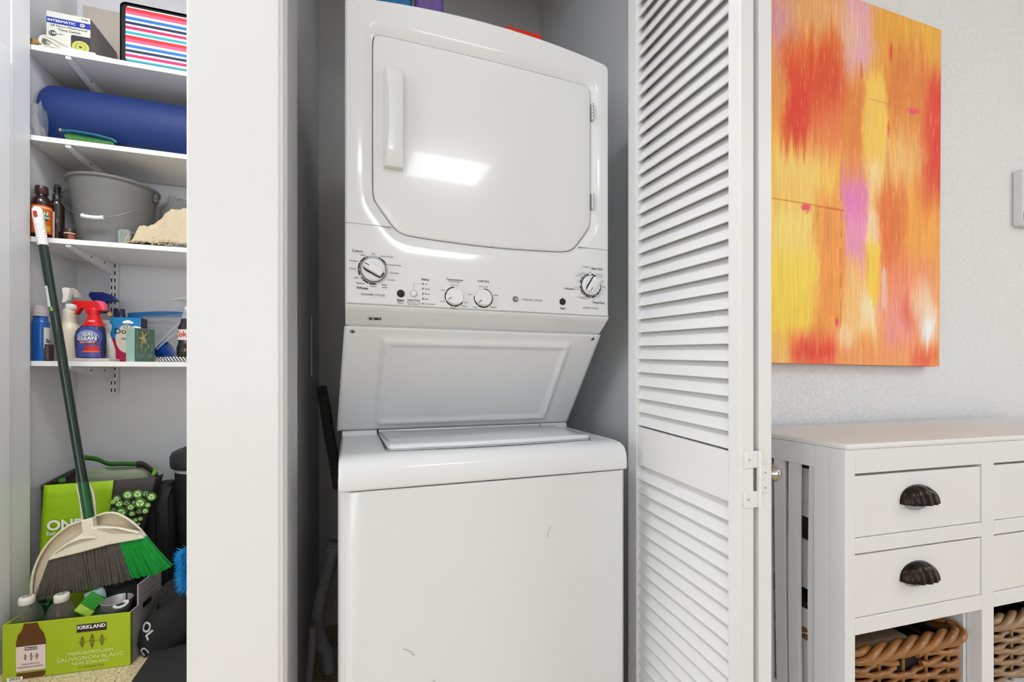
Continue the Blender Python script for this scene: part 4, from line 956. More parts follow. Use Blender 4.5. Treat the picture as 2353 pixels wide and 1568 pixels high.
# ---------------- lowest shelf
z = SZ[3]
BB = mat('blue bottle plastic', (10,82,160), .25, var=.1, vscale=20, coat=.3)
bb = lathe_thing('detergent_bottle', -1.221, 2.245, z, [(.025,.0006),(.0265,.004),(.0265,.148),(.0245,.156),(.0215,.160),(.0215,.176),(.020,.178)], BB, 'blue detergent bottle with clear cap at the left shelf end', 'bottle', sy=.8)
mb = MB(); mb.lathe((-1.221,2.245,z+.176), [(.0235,0),(.024,.004),(.0225,.006),(.024,.009),(.0225,.012),(.024,.015),(.0225,.018),(.021,.03),(.0195,.042),(0,.044)], 26); mb.build('cap', clearmat('clear cap', (214,200,200), .45), bb)
lab = wrap(-1.221,2.245,.0270,z+.05,z+.132,42,117,mat('white bottle label', (212,204,192), .5, var=.1, vscale=30), bb, sy=.8)
text(lab, mat('navy print', (20,30,70), .5), cyl(-1.221,2.245,.0274,z,0,.8), [('Su', .0350,.080,.020,'CENTER',.03)])
wrap(-1.221,2.245,.0270,z+.010,z+.048,44,117,mat('blue white print', (90,130,180), .5, var=.6, vscale=60), bb, 'label_base', sy=.8)
t = thing('matchbox', (-1.191,2.235,z), 'small dark upright box beside the blue bottle', 'box'); MB().box(-1.1995,-1.1815,2.226,2.25,z+.0005,z+.066).build('box', mat('dark brown card', (44,26,26), .5), t, bevel=.001)
g = MB()
for k in range(9): g.poly([(-.005+.002*(k % 3 == 1),.008+.006*k),(.005-.0015*(k % 2),.008+.006*k),(.005-.0015*(k % 2),.0105+.006*k),(-.005+.002*(k % 3 == 1),.0105+.006*k)], front(2.226,-1.1905,z), .0006)
g.build('print', mat('tan print', (150,120,110), .5), t, smooth=0)
# white spray bottle
CRM = mat('ivory bottle plastic', (224,212,190), .4, var=.04)
ws = lathe_thing('spray_bottle', -1.156, 2.296, z, [(.038,.0006),(.040,.004),(.040,.125),(.0375,.14),(.026,.153),(.0215,.162),(.0225,.170),(.0205,.178),(.0225,.186),(.0205,.196),(.0215,.208),(.0185,.214)], CRM, 'ivory spray bottle with white nozzle behind the broom handle', 'bottle')
ol = outl([(144,664),(150,661),(162,663),(163,668),(158,690),(151,697),(144,696),(147,680)], 2.28)
mb = MB(); mb.prism(ol, lambda x, q: Vector((x,2.272,q)), lambda x, q: Vector((x,2.29,q))); sp_ = mb.build('trigger', mat('white trigger', (232,228,220), .35), ws, bevel=.002)
ol = outl([(160,663),(172,663),(181,676),(183,686),(173,686),(170,678),(166,692),(158,692)], 2.285)
mb = MB(); mb.prism(ol, lambda x, q: Vector((x,2.275,q)), lambda x, q: Vector((x,2.30,q))); mb.build('spray_head', clearmat('milky plastic', (206,200,194), .6), ws, bevel=.002)
mb = MB(); mb.lathe((-1.150,2.296,z+.212), [(.0185,0),(.0195,.002),(.0195,.020),(.017,.023),(0,.023)], 24); mb.build('collar', mat('white trigger', (232,228,220), .35), ws)
# flat packet under the stain remover
t = thing('flat_packet', (-1.045,2.25,z), 'flat pale packet lying under the red spray bottle', 'packet')
MB().box(-1.105,-.985,2.205,2.29,z+.0005,z+.0125).build('packet', mat('pale packet', (196,182,180), .4, var=.25, vscale=40), t, bevel=.002)
# stain remover with red trigger
zo = z+.0130
OXB = mat('navy bottle', (22,26,66), .2, var=.2, coat=.4)
ox = thing('spray_bottle', (-1.062,2.25,zo), 'navy stain remover spray bottle with red trigger', 'bottle')
def elbottle(cx, cy, z0, prof, m, t, nm='body', n=36, lean=0):
    mb = MB(); ls = []
    for hx, hy, dx, h in prof: ls.append([Vector((cx+dx+hx*math.cos(2*math.pi*k/n), cy+hy*math.sin(2*math.pi*k/n), z0+h)) for k in range(n)])
    mb.loops(ls, True, True); return mb.build(nm, m, t, smooth=45)
ob = [(.046,.026,0,.0005),(.049,.028,0,.004),(.0515,.029,-.001,.06),(.052,.029,-.0015,.085),(.048,.028,0,.11),(.038,.025,.006,.13),(.026,.021,.009,.15),(.021,.019,.010,.165),(.0175,.0175,.010,.178),(.0165,.0165,.010,.186)]
elbottle(-1.064,2.25,zo,ob,OXB,ox)
RED = mat('red trigger plastic', (206,14,20), .3, var=.05)
elbottle(-1.064,2.25,zo,[(h[0]+.0006,h[1]+.0006,h[2],h[3]) for h in ob[5:9]],RED,ox,'red_neck')
elbottle(-1.064,2.25,zo,[(.0185,.0185,.010,.18),(.0185,.0185,.010,.20),(.016,.0165,.010,.203)],RED,ox,'collar')
ol = outl([(169,695),(172,692),(205,692),(226,693),(237,700),(243,713),(240,716),(222,715),(219,722),(200,722),(199,711),(190,709),(184,716),(179,724),(174,723),(180,712),(180,703),(169,699)], 2.25)
mb = MB(); mb.prism(ol, lambda x, q: Vector((x,2.238,q)), lambda x, q: Vector((x,2.262,q))); th_ = mb.build('trigger_head', RED, ox, bevel=.002)
ol = outl([(222,692),(236,693),(243,700),(245,714),(238,714),(232,700)], 2.25); mb = MB(); mb.prism(ol, lambda x, q: Vector((x,2.236,q)), lambda x, q: Vector((x,2.264,q))); mb.build('pink_cover', mat('pink plastic', (232,80,110), .35), th_, bevel=.0015)
def ell(pts, cx, cy, prof, z0, e=.0008, n=24):
    """label patch on the elliptic bottle: returns mapping (x, z) -> surface"""
    def f(x, q, h=0):
        hs = [p[3] for p in prof]; i = 0
        while i < len(hs)-2 and hs[i+1] < q: i += 1
        t = max(0, min(1, (q-hs[i])/(hs[i+1]-hs[i]))); hx = prof[i][0]+(prof[i+1][0]-prof[i][0])*t; hy = prof[i][1]+(prof[i+1][1]-prof[i][1])*t; dx = prof[i][2]+(prof[i+1][2]-prof[i][2])*t
        r = max(-.97, min(.97, (x-dx)/hx)); return Vector((cx+x, cy-(hy*math.sqrt(1-r*r)+e+h), z0+q))
    return f
OF = ell(None, -1.064, 2.25, ob, zo)
def gridpoly(f, x0, x1, y0, y1, inside, nx=84, ny=100, h=0):
    mb = MB(); idx = {}; vs = []; fs = []
    for j in range(ny):
        for i in range(nx):
            cx_, cy_ = x0+(x1-x0)*(i+.5)/nx, y0+(y1-y0)*(j+.5)/ny
            if inside(cx_, cy_):
                q = []
                for di, dj in ((0,0),(1,0),(1,1),(0,1)):
                    k = (i+di, j+dj)
                    if k not in idx: idx[k] = len(vs); vs.append(f(x0+(x1-x0)*k[0]/nx, y0+(y1-y0)*k[1]/ny, h))
                    q.append(idx[k])
                fs.append(tuple(q))
    return mb.add(vs, fs)
gridpoly(cyl(-1.2165,2.242,.0310,PZ), -.008,.042,.058,.110, lambda x, q: abs(x-.018)/.022+(abs(q-.086)/.026)**1.6 < 1, 50, 50).build('label_panel', mat('green label', (20,96,42), .4), PLAB, smooth=60)
ol_ = gridpoly(OF, -.042,.044,.004,.128, lambda x, q: (abs(x) < .040 and q < .10) or ((x-.004)/.040)**2+((q-.085)/.046)**2 < 1).build('label', mat('violet blue label', (62,70,140), .3, var=.5, vscale=35), ox, smooth=60)
gridpoly(OF, -.034,.036,.060,.112, lambda x, q: ((x-.001)/.034)**2+((q-.086)/.026)**2 < 1, h=.0005).build('label_burst', mat('pale label burst', (136,148,190), .3, var=.4, vscale=40), ol_, smooth=60)
gridpoly(OF, -.028,.030,.0585,.067, lambda x, q: True, 24, 8, .0009).build('label_ribbon', mat('dark red ribbon', (150,20,34), .4), ol_, smooth=60)
gridpoly(OF, -.006,.036,.030,.050, lambda x, q: True, 20, 6, .0007).build('label_panel', mat('red label panel', (186,36,24), .4, var=.2), ol_, smooth=60)
gridpoly(OF, -.014,.036,.024,.030, lambda x, q: True, 20, 3, .0008).build('label_panel', mat('orange label panel', (222,92,50), .4), ol_, smooth=60)
text(ol_, INK, lambda x, q, h=0: OF(x, q, h+.0010), [('OXI', .003,.0945,.0205,'CENTER',.06,4), ('CLEAN', 0,.0775,.0215,'CENTER',.06,4)], 'lettering_shadow')
text(ol_, WHITE, lambda x, q, h=0: OF(x, q, h+.0018), [('OXI', .003,.095,.0195,'CENTER',.02,4), ('CLEAN', 0,.078,.0200,'CENTER',.02,4), ('MAX FORCE', .001,.0632,.0085,'CENTER',0,3)])
text(ox, WHITE, lambda x, q, h=0: OF(x, q, h+.0012), [('7 DAYS', .011,.149,.0070,'CENTER',.02)])
# white bottle and blue trigger bottle behind it
t = lathe_thing('cleaner_bottle', -1.050, 2.318, z, [(.040,.0006),(.041,.004),(.0395,.05),(.031,.085),(.0225,.112),(.021,.122),(.0255,.135),(.0275,.150),(.024,.160),(.018,.164)], mat('white bottle plastic', (216,212,204), .35), 'white waisted bottle between the red spray bottle and the softener box', 'bottle', sy=.55)
mb = MB(); mb.lathe((-1.050,2.318,z+.162), [(.017,0),(.017,.012),(.015,.014),(0,.014)], 20); mb.build('cap', mat('white trigger', (232,228,220), .35), t)
t = thing('spray_bottle', (-1.045,2.40,z), 'dark blue spray bottle with blue trigger at the back', 'bottle')
NAV = mat('navy trigger plastic', (18,38,124), .3, var=.1)
mb = MB(); mb.lathe((-1.035,2.40,z), [(.040,.0006),(.042,.004),(.042,.10),(.034,.15),(.024,.19),(.020,.215),(.020,.235)], 30, sy=.7); mb.build('body', OXB, t, smooth=45)
ol = outl([(208,676),(212,672),(240,673),(258,679),(269,688),(273,694),(255,694),(247,697),(246,720),(228,720),(226,700),(214,690),(208,682)], 2.40)
mb = MB(); mb.prism(ol, lambda x, q: Vector((x,2.385,q)), lambda x, q: Vector((x,2.415,q))); mb.build('trigger_head', NAV, t, bevel=.003)
mb = MB(); g_ = outl([(246,719),(254,718),(259,726),(250,727)], 2.37); mb.prism(g_, lambda x, q: Vector((x,2.368,q)), lambda x, q: Vector((x,2.372,q))); mb.build('neck_tag', mat('gold tag', (196,164,96), .4), t, smooth=0)
# softener carton
dw = thing('softener_carton', (-.969,2.335,z), 'blue and magenta fabric softener carton on the lowest shelf', 'carton')
MB().box(-1.0285,-.9225,2.315,2.375,z+.0005,z+.190).build('box', mat('navy maroon card', (62,24,54), .5, var=.3, vscale=40), dw, bevel=.001)
DF = front(2.315, -1.0285, z)
g = MB(); g.poly([(0,.10),(.106,.10),(.106,.19),(0,.19)], DF, .0005); g.build('upper_print', mat('sky blue print', (16,122,180), .45), dw, smooth=0)
g = MB(); g.poly([(0,.0006),(.106,.0006),(.106,.10),(0,.10)], DF, .0005); g.build('lower_print', mat('magenta print', (164,16,62), .45, var=.2, vscale=10), dw, smooth=0)
g = MB(); g.disc(.057,.100,.040,DF,.0010,32,.060); g.build('oval', mat('cream oval', (206,196,180), .5), dw, smooth=0)
g = MB()
for i_, (x, q, r_) in enumerate(((.050,.170,.009),(.060,.172,.012),(.072,.169,.008),(.092,.150,.007),(.101,.148,.006),(.085,.151,.006))): g.disc(x,q,r_,DF,.0011+.00015*i_,16,r_*.6)
g.build('cloud_print', WHITE, dw, smooth=0)
g = MB(); g.arc(.052,.149,.006,.0018,20,300,DF,.0016,12); g.arc(.064,.150,.007,.0018,-30,220,DF,.0016,12); g.build('swirl_print', INK, dw, smooth=0)
text(dw, INK, lambda x, q, h=0: DF(x, q, h+.0012), [('Downy', .012,.131,.033,'LEFT',.01), ('April', .038,.100,.0115,'LEFT',.01)])
# mint carton set cornerwise
mc = thing('soap_carton', (-.903,2.258,z), 'pale mint and dark green soap carton set cornerwise', 'carton')
A, Bc, Cc = Vector((-.9525,2.262,0)), Vector((-.9035,2.212,0)), Vector((-.8540,2.262,0)); Dd = A+Cc-Bc
mb = MB(); q = [A,Bc,Cc,Dd]; mb.loops([[p+Vector((0,0,z+.0006)) for p in q],[p+Vector((0,0,z+.138)) for p in q]], True, True); mb.build('box', mat('mint card', (168,206,190), .6, var=.03), mc, smooth=0)
gf = plane(Bc+Vector((0,0,z)), Cc-Bc, (0,0,1)); LW = (Cc-Bc).length
g = MB(); g.poly([(.0005,.001),(LW,.001),(LW,.1375),(.0005,.1375)], gf, .0006); g.build('dark_face', mat('moss green swirl print', (70,94,78), .6, var=.45, vscale=60, stretch=(1,1,2)), mc, smooth=0)
g = MB(); gx_, gz_ = .030,.098
for pts in ([(-.004,.028),(0,.005),(-.006,-.028)],[(-.016,.002),(0,0),(.012,.022)],[(-.010,-.002),(.006,.001),(.010,-.022)],[(0,.01),(.004,-.012),(.002,-.02)]): g.ribbon([(gx_+a, gz_+b) for a, b in pts], .0032, gf, .0012)
g.build('gold_emblem', mat('gold print', (206,166,92), .4), mc, smooth=0)
g = MB(); random.seed(5)
for k in range(34):
    x_, q_ = random.uniform(.006,LW-.01), random.uniform(.010,.060) if k < 24 else random.uniform(.06,.13); g.ribbon([(x_,q_),(x_+.003,q_+.005),(x_+.001,q_+.010),(x_+.004,q_+.014)], .0011, gf, .0012)
g.build('swirl_print', mat('pale green print', (146,168,146), .5), mc, smooth=0)
# zip bag with a blue scoop
zb = thing('zip_bag', (-.885,2.42,z), 'clear zip bag with blue seal on the lowest shelf', 'bag')
mb = MB(); vs = []; fs = []; nx, ny = 24, 18
for sd in (0, 1):
    for j in range(ny+1):
        for i in range(nx+1):
            a, b = i/nx, j/ny; e = math.sin(math.pi*a)**.6*math.cos(b*1.5)*.045+.001
            vs.append((-1.015+.285*a, 2.43+(-1 if sd == 0 else 1)*e+.006*noise.noise(Vector((a*6,b*6,sd*4))), z+.0015+.215*b+.012*math.sin(a*2.6)*b))
k = (nx+1)*(ny+1)
for sd in (0, 1):
    for j in range(ny):
        for i in range(nx): p = sd*k+j*(nx+1)+i; fs.append((p, p+1, p+nx+2, p+nx+1))
mb.add(vs, fs); mb.build('bag_film', FILM, zb, smooth=80)
mb = MB(); mb.loops([[Vector((-1.015+.285*a, 2.43+y, z+.196+.014*math.sin(a*2.6)+h)) for y, h in ((-.006,0),(-.006,.026),(.004,.026),(.004,0))] for a in [i/12 for i in range(13)]], True, True); mb.build('blue_seal', mat('blue seal', (18,104,160), .3, var=.2, vscale=20), zb, smooth=60)
mb = MB(); mb.box(-1.015,-.73,2.4235,2.4245,z+.178,z+.186); mb.build('seal_line', mat('violet seal line', (140,110,150), .3), zb, smooth=0)
so = thing('measuring_scoop', (-.86,2.40,z), 'blue measuring scoop inside the clear zip bag', 'scoop')
mb = MB(); M = Matrix.Translation((-.862,2.375,z+.052)) @ Matrix.Rotation(math.radians(62),4,'Y'); mb.M = M
mb.lathe((0,0,-.03), [(.026,0),(.030,.002),(.038,.055),(.039,.058),(.036,.058),(.028,.004),(0,.004)], 26); mb.build('cup', mat('blue scoop plastic', (22,74,160), .3), so)
mb = MB(); mb.tube([at(352,803,2.34), at(385,768,2.34), at(420,735,2.34)], .0035, 8); mb.build('handle_left', clearmat('clear rod', (200,205,210), .5), so); mb = MB(); mb.tube([at(360,803,2.335), at(392,775,2.335), at(424,752,2.335)], .0035, 8); mb.build('handle_right', clearmat('clear rod', (200,205,210), .5), so)
# cola bottle
ck = lathe_thing('cola_bottle', -.742, 2.275, z+.0225, [(.034,.0005),(.0365,.004),(.0365,.040),(.030,.062),(.032,.075),(.0325,.118),(.031,.130),(.026,.140),(.020,.165)], mat('cola in bottle', (26,18,16), .08, coat=.6), 'small dark cola bottle with white label at the shelf right', 'bottle')
wrap(-.742,2.275,.0330,z+.095,z+.140,-74,108,mat('silver white label', (214,210,206), .4), ck, n=28)
mb = MB(); mb.lathe((-.742,2.275,z+.187), [(.0205,0),(.0175,.012),(.0145,.024),(.014,.038)], 24); mb.build('clear_neck', CLEAR, ck)
mb = MB(); mb.lathe((-.742,2.275,z+.222), [(.0155,0),(.0155,.015),(.014,.017),(0,.017)], 24); mb.build('cap', mat('silver cap', (190,190,190), .3, .6), ck)
text(ck, mat('red cola print', (206,20,26), .4), cyl(-.742,2.275,.0334,z), [('Coke', -.009,.1195,.034,'CENTER',.02,0,.85)])
tag(MB().add([(p.x, p.y, p.z) for p in (at(392,688,2.3),at(430,684,2.25),at(440,690,2.25),at(440,697,2.28),at(418,694,2.3))]+[(p.x, p.y, p.z-.002) for p in (at(392,688,2.3),at(430,684,2.25),at(440,690,2.25),at(440,697,2.28),at(418,694,2.3))], [(0,1,2,3,4),(9,8,7,6,5)]+[(i,i+5,(i+1)%5+5,(i+1)%5) for i in range(5)]).build('paper_scrap', mat('white paper', (214,212,206), .6), smooth=0), 'white folded paper resting on the cola bottle', 'paper')
# rope
def rope_mat():
    m = bpy.data.materials.new('black and white rope'); m.use_nodes = True; nt = m.node_tree; N, L = nt.nodes, nt.links; b = N['Principled BSDF']
    tc = N.new('ShaderNodeTexCoord'); mp = N.new('ShaderNodeMapping'); mp.inputs['Rotation'].default_value = (0,.6,0); L.new(tc.outputs['Object'], mp.inputs[0])
    w = N.new('ShaderNodeTexWave'); w.inputs['Scale'].default_value = 32; w.inputs['Distortion'].default_value = 1.5; L.new(mp.outputs[0], w.inputs[0])
    rp = N.new('ShaderNodeValToRGB'); rp.color_ramp.elements[0].position = .35; rp.color_ramp.elements[1].position = .5; rp.color_ramp.elements[0].color = lin((34,34,34)); rp.color_ramp.elements[1].color = lin((220,218,212))
    L.new(w.outputs[0], rp.inputs[0]); L.new(rp.outputs[0], b.inputs['Base Color']); b.inputs['Roughness'].default_value = .8; return m
RM = rope_mat(); mb = MB(); pts = []
for lay, (x0, q) in enumerate(((-.832,.0062),(-.805,.0170))):
    for k in range(24):
        a = 2*math.pi*k/24; pts.append(Vector((-.742+(x0+.725)*math.cos(a), 2.268-.034*math.sin(a), z+q+.0108*(k/24)*(lay == 0))))
mb.tube(pts, .0056, 8); tag(mb.build('rope_coil', RM, smooth=60), 'black and white rope coiled under the cola bottle', 'rope')
# ================================================================ things on the closet floor
def z3(x, y): return (x*.3621, 1000+y*.3621)
# ---------------- wine carton
WB = Fr(-1.1725, 1.968, -4.3); BW, BD, BH = .3695, .215, .190
LIME = mat('lime printed card', (160,182,22), .5, var=.05, vscale=14)
GCARD = mat('grey card side', (150,142,140), .7, var=.15, vscale=10)
wb = thing('wine_carton', tuple(WB.w(BW/2,BD/2,0)), 'open lime green wine carton on the closet floor', 'carton')
def wbx(nm, m, *b): mb = MB(WB.M); mb.box(*b); return mb.build(nm, m, wb, bevel=.0012)
wbx('front_wall', LIME, 0,BW,0,.005,.001,BH); wbx('back_wall', LIME, 0,BW,BD-.005,BD,.001,BH)
wbx('left_wall', LIME, 0,.005,.005,BD-.005,.001,BH); wbx('bottom', GCARD, .005,BW-.005,.005,BD-.005,.001,.006)
mb = MB(WB.M); ys = [.0052,.05,.0505,BD-.006]; zs = [BH,BH,BH+.075,BH+.075]
mb.prism(list(zip(ys,zs))+[(BD-.006,.001),(.0052,.001)], lambda y, q: Vector((BW,y,q)), lambda y, q: Vector((BW-.005,y,q))); rw = mb.build('right_wall', GCARD, wb)
sf_ = plane(WB.w(BW,0,0), WB.wy, (0,0,1))
g = MB(); g.poly(rrect(.075,.135,.165,.185,.004,3), sf_, .0008); g.build('hand_slot', INK, rw, smooth=0)
g = MB(); g.ribbon([(.06,.255),(.06,.205),(.19,.205),(.19,.255)], .003, sf_, .0008); g.ribbon([(.075,.245),(.075,.225),(.185,.225)], .002, sf_, .0008); g.build('side_print', mat('grey print', (196,190,188), .6), rw, smooth=0)
mb = MB(WB.M); mb.box(BW-.001,BW+.0008,-.0004,.012,.004,BH-.002); mb.build('corner_fold', mat('green fold', (96,126,24), .5), wb, smooth=0)
BF = WB.face(0)
def bt(x, q): return (x, q)
AMB = mat('amber bottle print', (92,54,14), .4, var=.5, vscale=9, stretch=(3,1,.6))
g = MB(); g.poly([(.040,.008),(.046,.003),(.112,.003),(.120,.008),(.122,.125),(.116,.150),(.104,.170),(.098,.189),(.060,.189),(.055,.170),(.043,.150),(.038,.125)], BF, .0008); bp_ = g.build('bottle_print', AMB, wb, smooth=0)
g = MB(); g.poly([(.039,.028),(.121,.028),(.1215,.112),(.0385,.112)], BF, .0014); g.build('bottle_label_print', mat('pinkish label print', (226,206,204), .5), bp_, smooth=0)
g = MB(); g.poly([(.062,.098),(.098,.098),(.098,.108),(.062,.108)], BF, .0020); g.build('brand_print', INK, bp_, smooth=0)
g = MB(); g.poly([(.039,.022),(.121,.022),(.121,.028),(.039,.028)], BF, .0015); g.build('label_stripe', mat('olive stripe', (140,150,50), .5), bp_, smooth=0)
def leaves(cx, cz, s, m, h):
    g = MB()
    for dx, hh in ((-.026,.016),(0,.021),(.026,.016)):
        for w in (1, -1, .4, -.4): g.ribbon([(cx+s*(dx+w*.006*math.sin(math.pi*k/8)), cz+s*(-hh+2*hh*k/8)) for k in range(9)], .0011*s, BF, h)
        g.ribbon([(cx+s*dx, cz-s*(hh+.004)),(cx+s*dx, cz+s*(hh+.005))], .001*s, BF, h)
    g.ribbon([(cx-s*.040,cz-.001),(cx+s*.040,cz+.001)], .001*s, BF, h); g.build('leaf_print', m, wb, smooth=0)
OLV = mat('brown green print', (92,84,22), .5)
leaves(.255,.104,1.12,OLV,.0010); leaves(.081,.075,.62,OLV,.0020)
g = MB(); g.poly([(.210,.138),(.298,.138),(.298,.165),(.210,.165)], BF, .0009); g.build('brand_plate', mat('brand black', (28,16,18), .5), wb, smooth=0)
tf = lambda x, q, h=0: BF(x, q, h+.0012)
text(wb, WHITE, tf, [('KIRKLAND', .254,.1545,.0172,'CENTER',.03)]); text(wb, mat('dull red print', (120,30,40), .5), tf, [('SIGNATURE', .254,.1425,.0070,'CENTER',0,0,1.6)])
CRT = mat('cream lettering', (226,228,170), .5)
text(wb, CRT, tf, [('MARLBOROUGH', .252,.0665,.0160,'CENTER',0,0,1.1), ('SAUVIGNON BLANC', .252,.0480,.0190,'CENTER',0,0,1.12), ('NEW ZEALAND', .252,.0315,.0150,'CENTER',0,0,1.05)])
text(wb, OLV, tf, [('12 x 750ML BOTTLES', .252,.0160,.0085,'CENTER')])
text(wb, WHITE, lambda x, q, h=0: BF(x, q, h+.0022), [('KIRKLAND', .080,.103,.0072,'CENTER',.02)]); text(wb, INK, lambda x, q, h=0: BF(x, q, h+.0016), [('MARLBOROUGH', .080,.051,.0068), ('SAUVIGNON BLANC', .080,.041,.0078)])
g = MB(); g.poly([(.014,-.0),(.058,-.0),(.058,.012),(.014,.012)], BF, .0024); g.build('year_plate', WHITE, wb, smooth=0); text(wb, INK, lambda x, q, h=0: BF(x, q, h+.0024), [('2025', .036,.0062,.0125,'CENTER',.01,0,1.3)])
# ---------------- bottles and bits inside the carton
JUG = clearmat('clear jug', (120,120,112), .30, .08)
def jug(u, v, Y, label, liquid):
    c = at(u, v, Y); top = c.z; x = c.x
    t = thing('clear_bottle', (x, Y, .008), label, 'bottle', 'clear bottles in the wine carton')
    mb = MB(); mb.lathe((x,Y,.008), [(.040,.0005),(.044,.004),(.044,top-.085),(.042,top-.070),(.033,top-.045),(.020,top-.030),(.0165,top-.022),(.0165,top-.014)], 30); mb.build('body', JUG, t, smooth=50)
    mb = MB(); mb.lathe((x,Y,top-.012), [(.0205,-.012),(.0215,-.010),(.0215,.010),(.019,.013),(0,.013)], 24); cp = mb.build('cap', mat('white cap', (226,220,206), .4), t)
    g = MB(); f = lambda a, b, h=0: Vector((x+a, Y+b, top+.0016+h)); g.arc(0,0,.011,.002,20,340,f,0,18); g.arc(0,0,.005,.002,200,480,f,0,12); g.build('cap_mark', INK, cp, smooth=0)
    mb = MB(); mb.lathe((x,Y,.010), [(.039,0),(.042,.004),(.042,liquid),(0,liquid)], 26); mb.build('liquid', mat('brown liquid', (60,52,40), .2), t)
jug(62, 1372, 2.035, 'clear bottle with white cap in the left carton corner', .12)
jug(142, 1366, 2.035, 'clear bottle with white cap in the middle of the carton', .09)
c = at(95,1400,2.10); t = thing('green_bottle', (c.x,2.105,.008), 'dark green bottle standing between the clear bottles', 'bottle')
mb = MB(); mb.box(c.x-.030,c.x+.032,2.085,2.13,.008,at(95,1384,2.10).z); mb.build('body', mat('dark green plastic', (8,62,34), .2, coat=.3), t, bevel=.008, seg=3)
mb = MB(); mb.lathe((c.x,2.107,at(95,1384,2.10).z-.002), [(.012,0),(.012,.012),(0,.012)], 16); mb.build('cap', mat('dark green plastic', (8,62,34), .2), t)
c = at(117,1392,2.12); mb = MB(); mb.box(c.x-.010,c.x+.014,2.135,2.16,.008,at(117,1378,2.12).z); tag(mb.build('orange_lighter', mat('orange red plastic', (214,62,24), .35), bevel=.003, origin=(c.x,2.147,.008)), 'orange red plastic stick in the carton behind the bottles', 'stick')
# green brush / sponge
c = at(205,1412,2.02); t = thing('scrubber', (c.x,2.03,.12), 'bright green bristle scrubber lying in the carton', 'scrubber')
M = Matrix.Translation(at(200,1398,2.035)) @ Matrix.Rotation(math.radians(38),4,'Y') @ Matrix.Rotation(math.radians(-25),4,'X')
mb = MB(M); mb.box(-.026,.030,-.018,.018,-.022,.006); mb.build('block', mat('lime plastic', (150,188,44), .4), t, bevel=.004)
for k in range(8):
    mb = MB(M); mb.box(-.026,.026,-.021,-.0185,.006+.0052*k,.0096+.0052*k); mb.build('bristle_row', mat('green bristles', (44,160,36), .6), t, bevel=.001)
mb = MB(M); mb.box(-.026,.026,-.0185,.018,.006,.048); mb.build('bristle_core', mat('deep green bristles', (24,110,26), .6), t, bevel=.003)
# pale soft bottle
c = at(222,1372,2.06); t = thing('soft_bottle', (c.x,2.07,.1), 'pale blue squeeze bottle leaning in the carton', 'bottle')
M = Matrix.Translation(at(228,1390,2.07)) @ Matrix.Rotation(math.radians(-18),4,'Y')
mb = MB(M); mb.lathe((0,0,-.075), [(.020,0),(.022,.004),(.023,.06),(.0225,.075),(.030,.098),(.0315,.12),(.029,.132),(0,.134)], 26, sy=.7); mb.build('body', clearmat('pale blue plastic', (176,206,204), .85), t, smooth=50)
text(t, INK, lambda x, q, h=0: M @ Vector((x, -.0235-h, q)), [('uvo', .008,.036,.016,'CENTER',.0)])
# small steel pot with handle
c = at(266,1413,2.02); px_, pz_ = c.x, c.z
t = thing('steel_pot', (px_,2.03,pz_), 'small steel pot with a loop handle lying in the carton', 'pot')
mb = MB(); mb.lathe((px_,2.03,pz_), [(.028,0),(.036,.006),(.044,.030),(.046,.050),(.048,.052),(.0455,.053),(.041,.030),(.032,.010),(0,.008)], 36); mb.build('bowl', mat('brushed steel', (190,186,184), .42, .7), t)
hp = [Vector((px_+.010,1.986,pz_+.046)),Vector((px_+.018,1.978,pz_+.044)),Vector((px_+.034,1.976,pz_+.044)),Vector((px_+.046,1.984,pz_+.048)),Vector((px_+.046,1.996,pz_+.054)),Vector((px_+.034,1.992,pz_+.055))]
mb = MB(); mb.tube(smoothpts(hp,5), .0050, 10); mb.build('handle', mat('white enamel handle', (206,206,204), .35), t, smooth=60)
crumple('black_pouch', -.885,2.13,.10,.15,.10,.13, FABK, 'black nylon pouch with buckle tucked in the carton', 'pouch', 31, .3)
mb = MB(); c = at(300,1368,2.05); mb.tube([c+Vector(p) for p in ((-.012,0,-.024),(.012,0,-.024),(.012,0,.020),(-.012,0,.020))], .003, 8, closed=True); bko = mb.build('buckle', BLACK); tag(bko, 'black plastic buckle hanging beside the steel pot', 'buckle')
crumple('dark_film_bag', -.93,2.125,.12,.10,.05,.11, clearmat('dark film', (90,88,84), .8, .2), 'dark crumpled film bag behind the steel pot', 'bag', 37, .35)
# ---------------- broom with clip-on dustpan
hb, ht = at(205,1192,2.085), at(88,497,2.165)
bm = thing('broom', tuple(hb), 'green handled angle broom leaning in the closet', 'broom')
DG = mat('dark green metal tube', (24,42,32), .22, .3, var=.15, coat=.5); BG = mat('bright green sleeve', (6,84,36), .25, coat=.4)
hd = (ht-hb); ax = hd.normalized()
def along(t): return hb+hd*t
mb = MB(); mb.tube([along(.908*t/12) for t in range(0, 13)], .0144, 20); mb.build('handle', DG, bm, smooth=60)
mb = MB(); mb.tube([along(-.01), along(.05), along(.12)], .0156, 20); mb.build('sleeve', BG, bm, smooth=60)
mb = MB(); mb.tube([along(.902), along(.93), along(.965), along(.985), along(1.005), along(1.022), along(1.030)], lambda t: (.0150,.0150,.0153,.0158,.0162,.015,.009)[min(6,int(t*6+.5))], 22); gp_ = mb.build('hand_grip', mat('white grip rubber', (232,228,224), .5, var=.02), bm, smooth=60)
bump_ = MB(); bump_.lathe((0,0,0), [(.0022,0),(.0018,.0010),(0,.0014)], 8); BUMP = rawmesh(bump_, 'grip_nub', MATS['white grip rubber'], 60)
side = ax.cross(Vector((0,-1,0))).normalized(); outw = Vector((0,-1,0)); outw = (outw-ax*outw.dot(ax)).normalized(); side = outw.cross(ax).normalized()
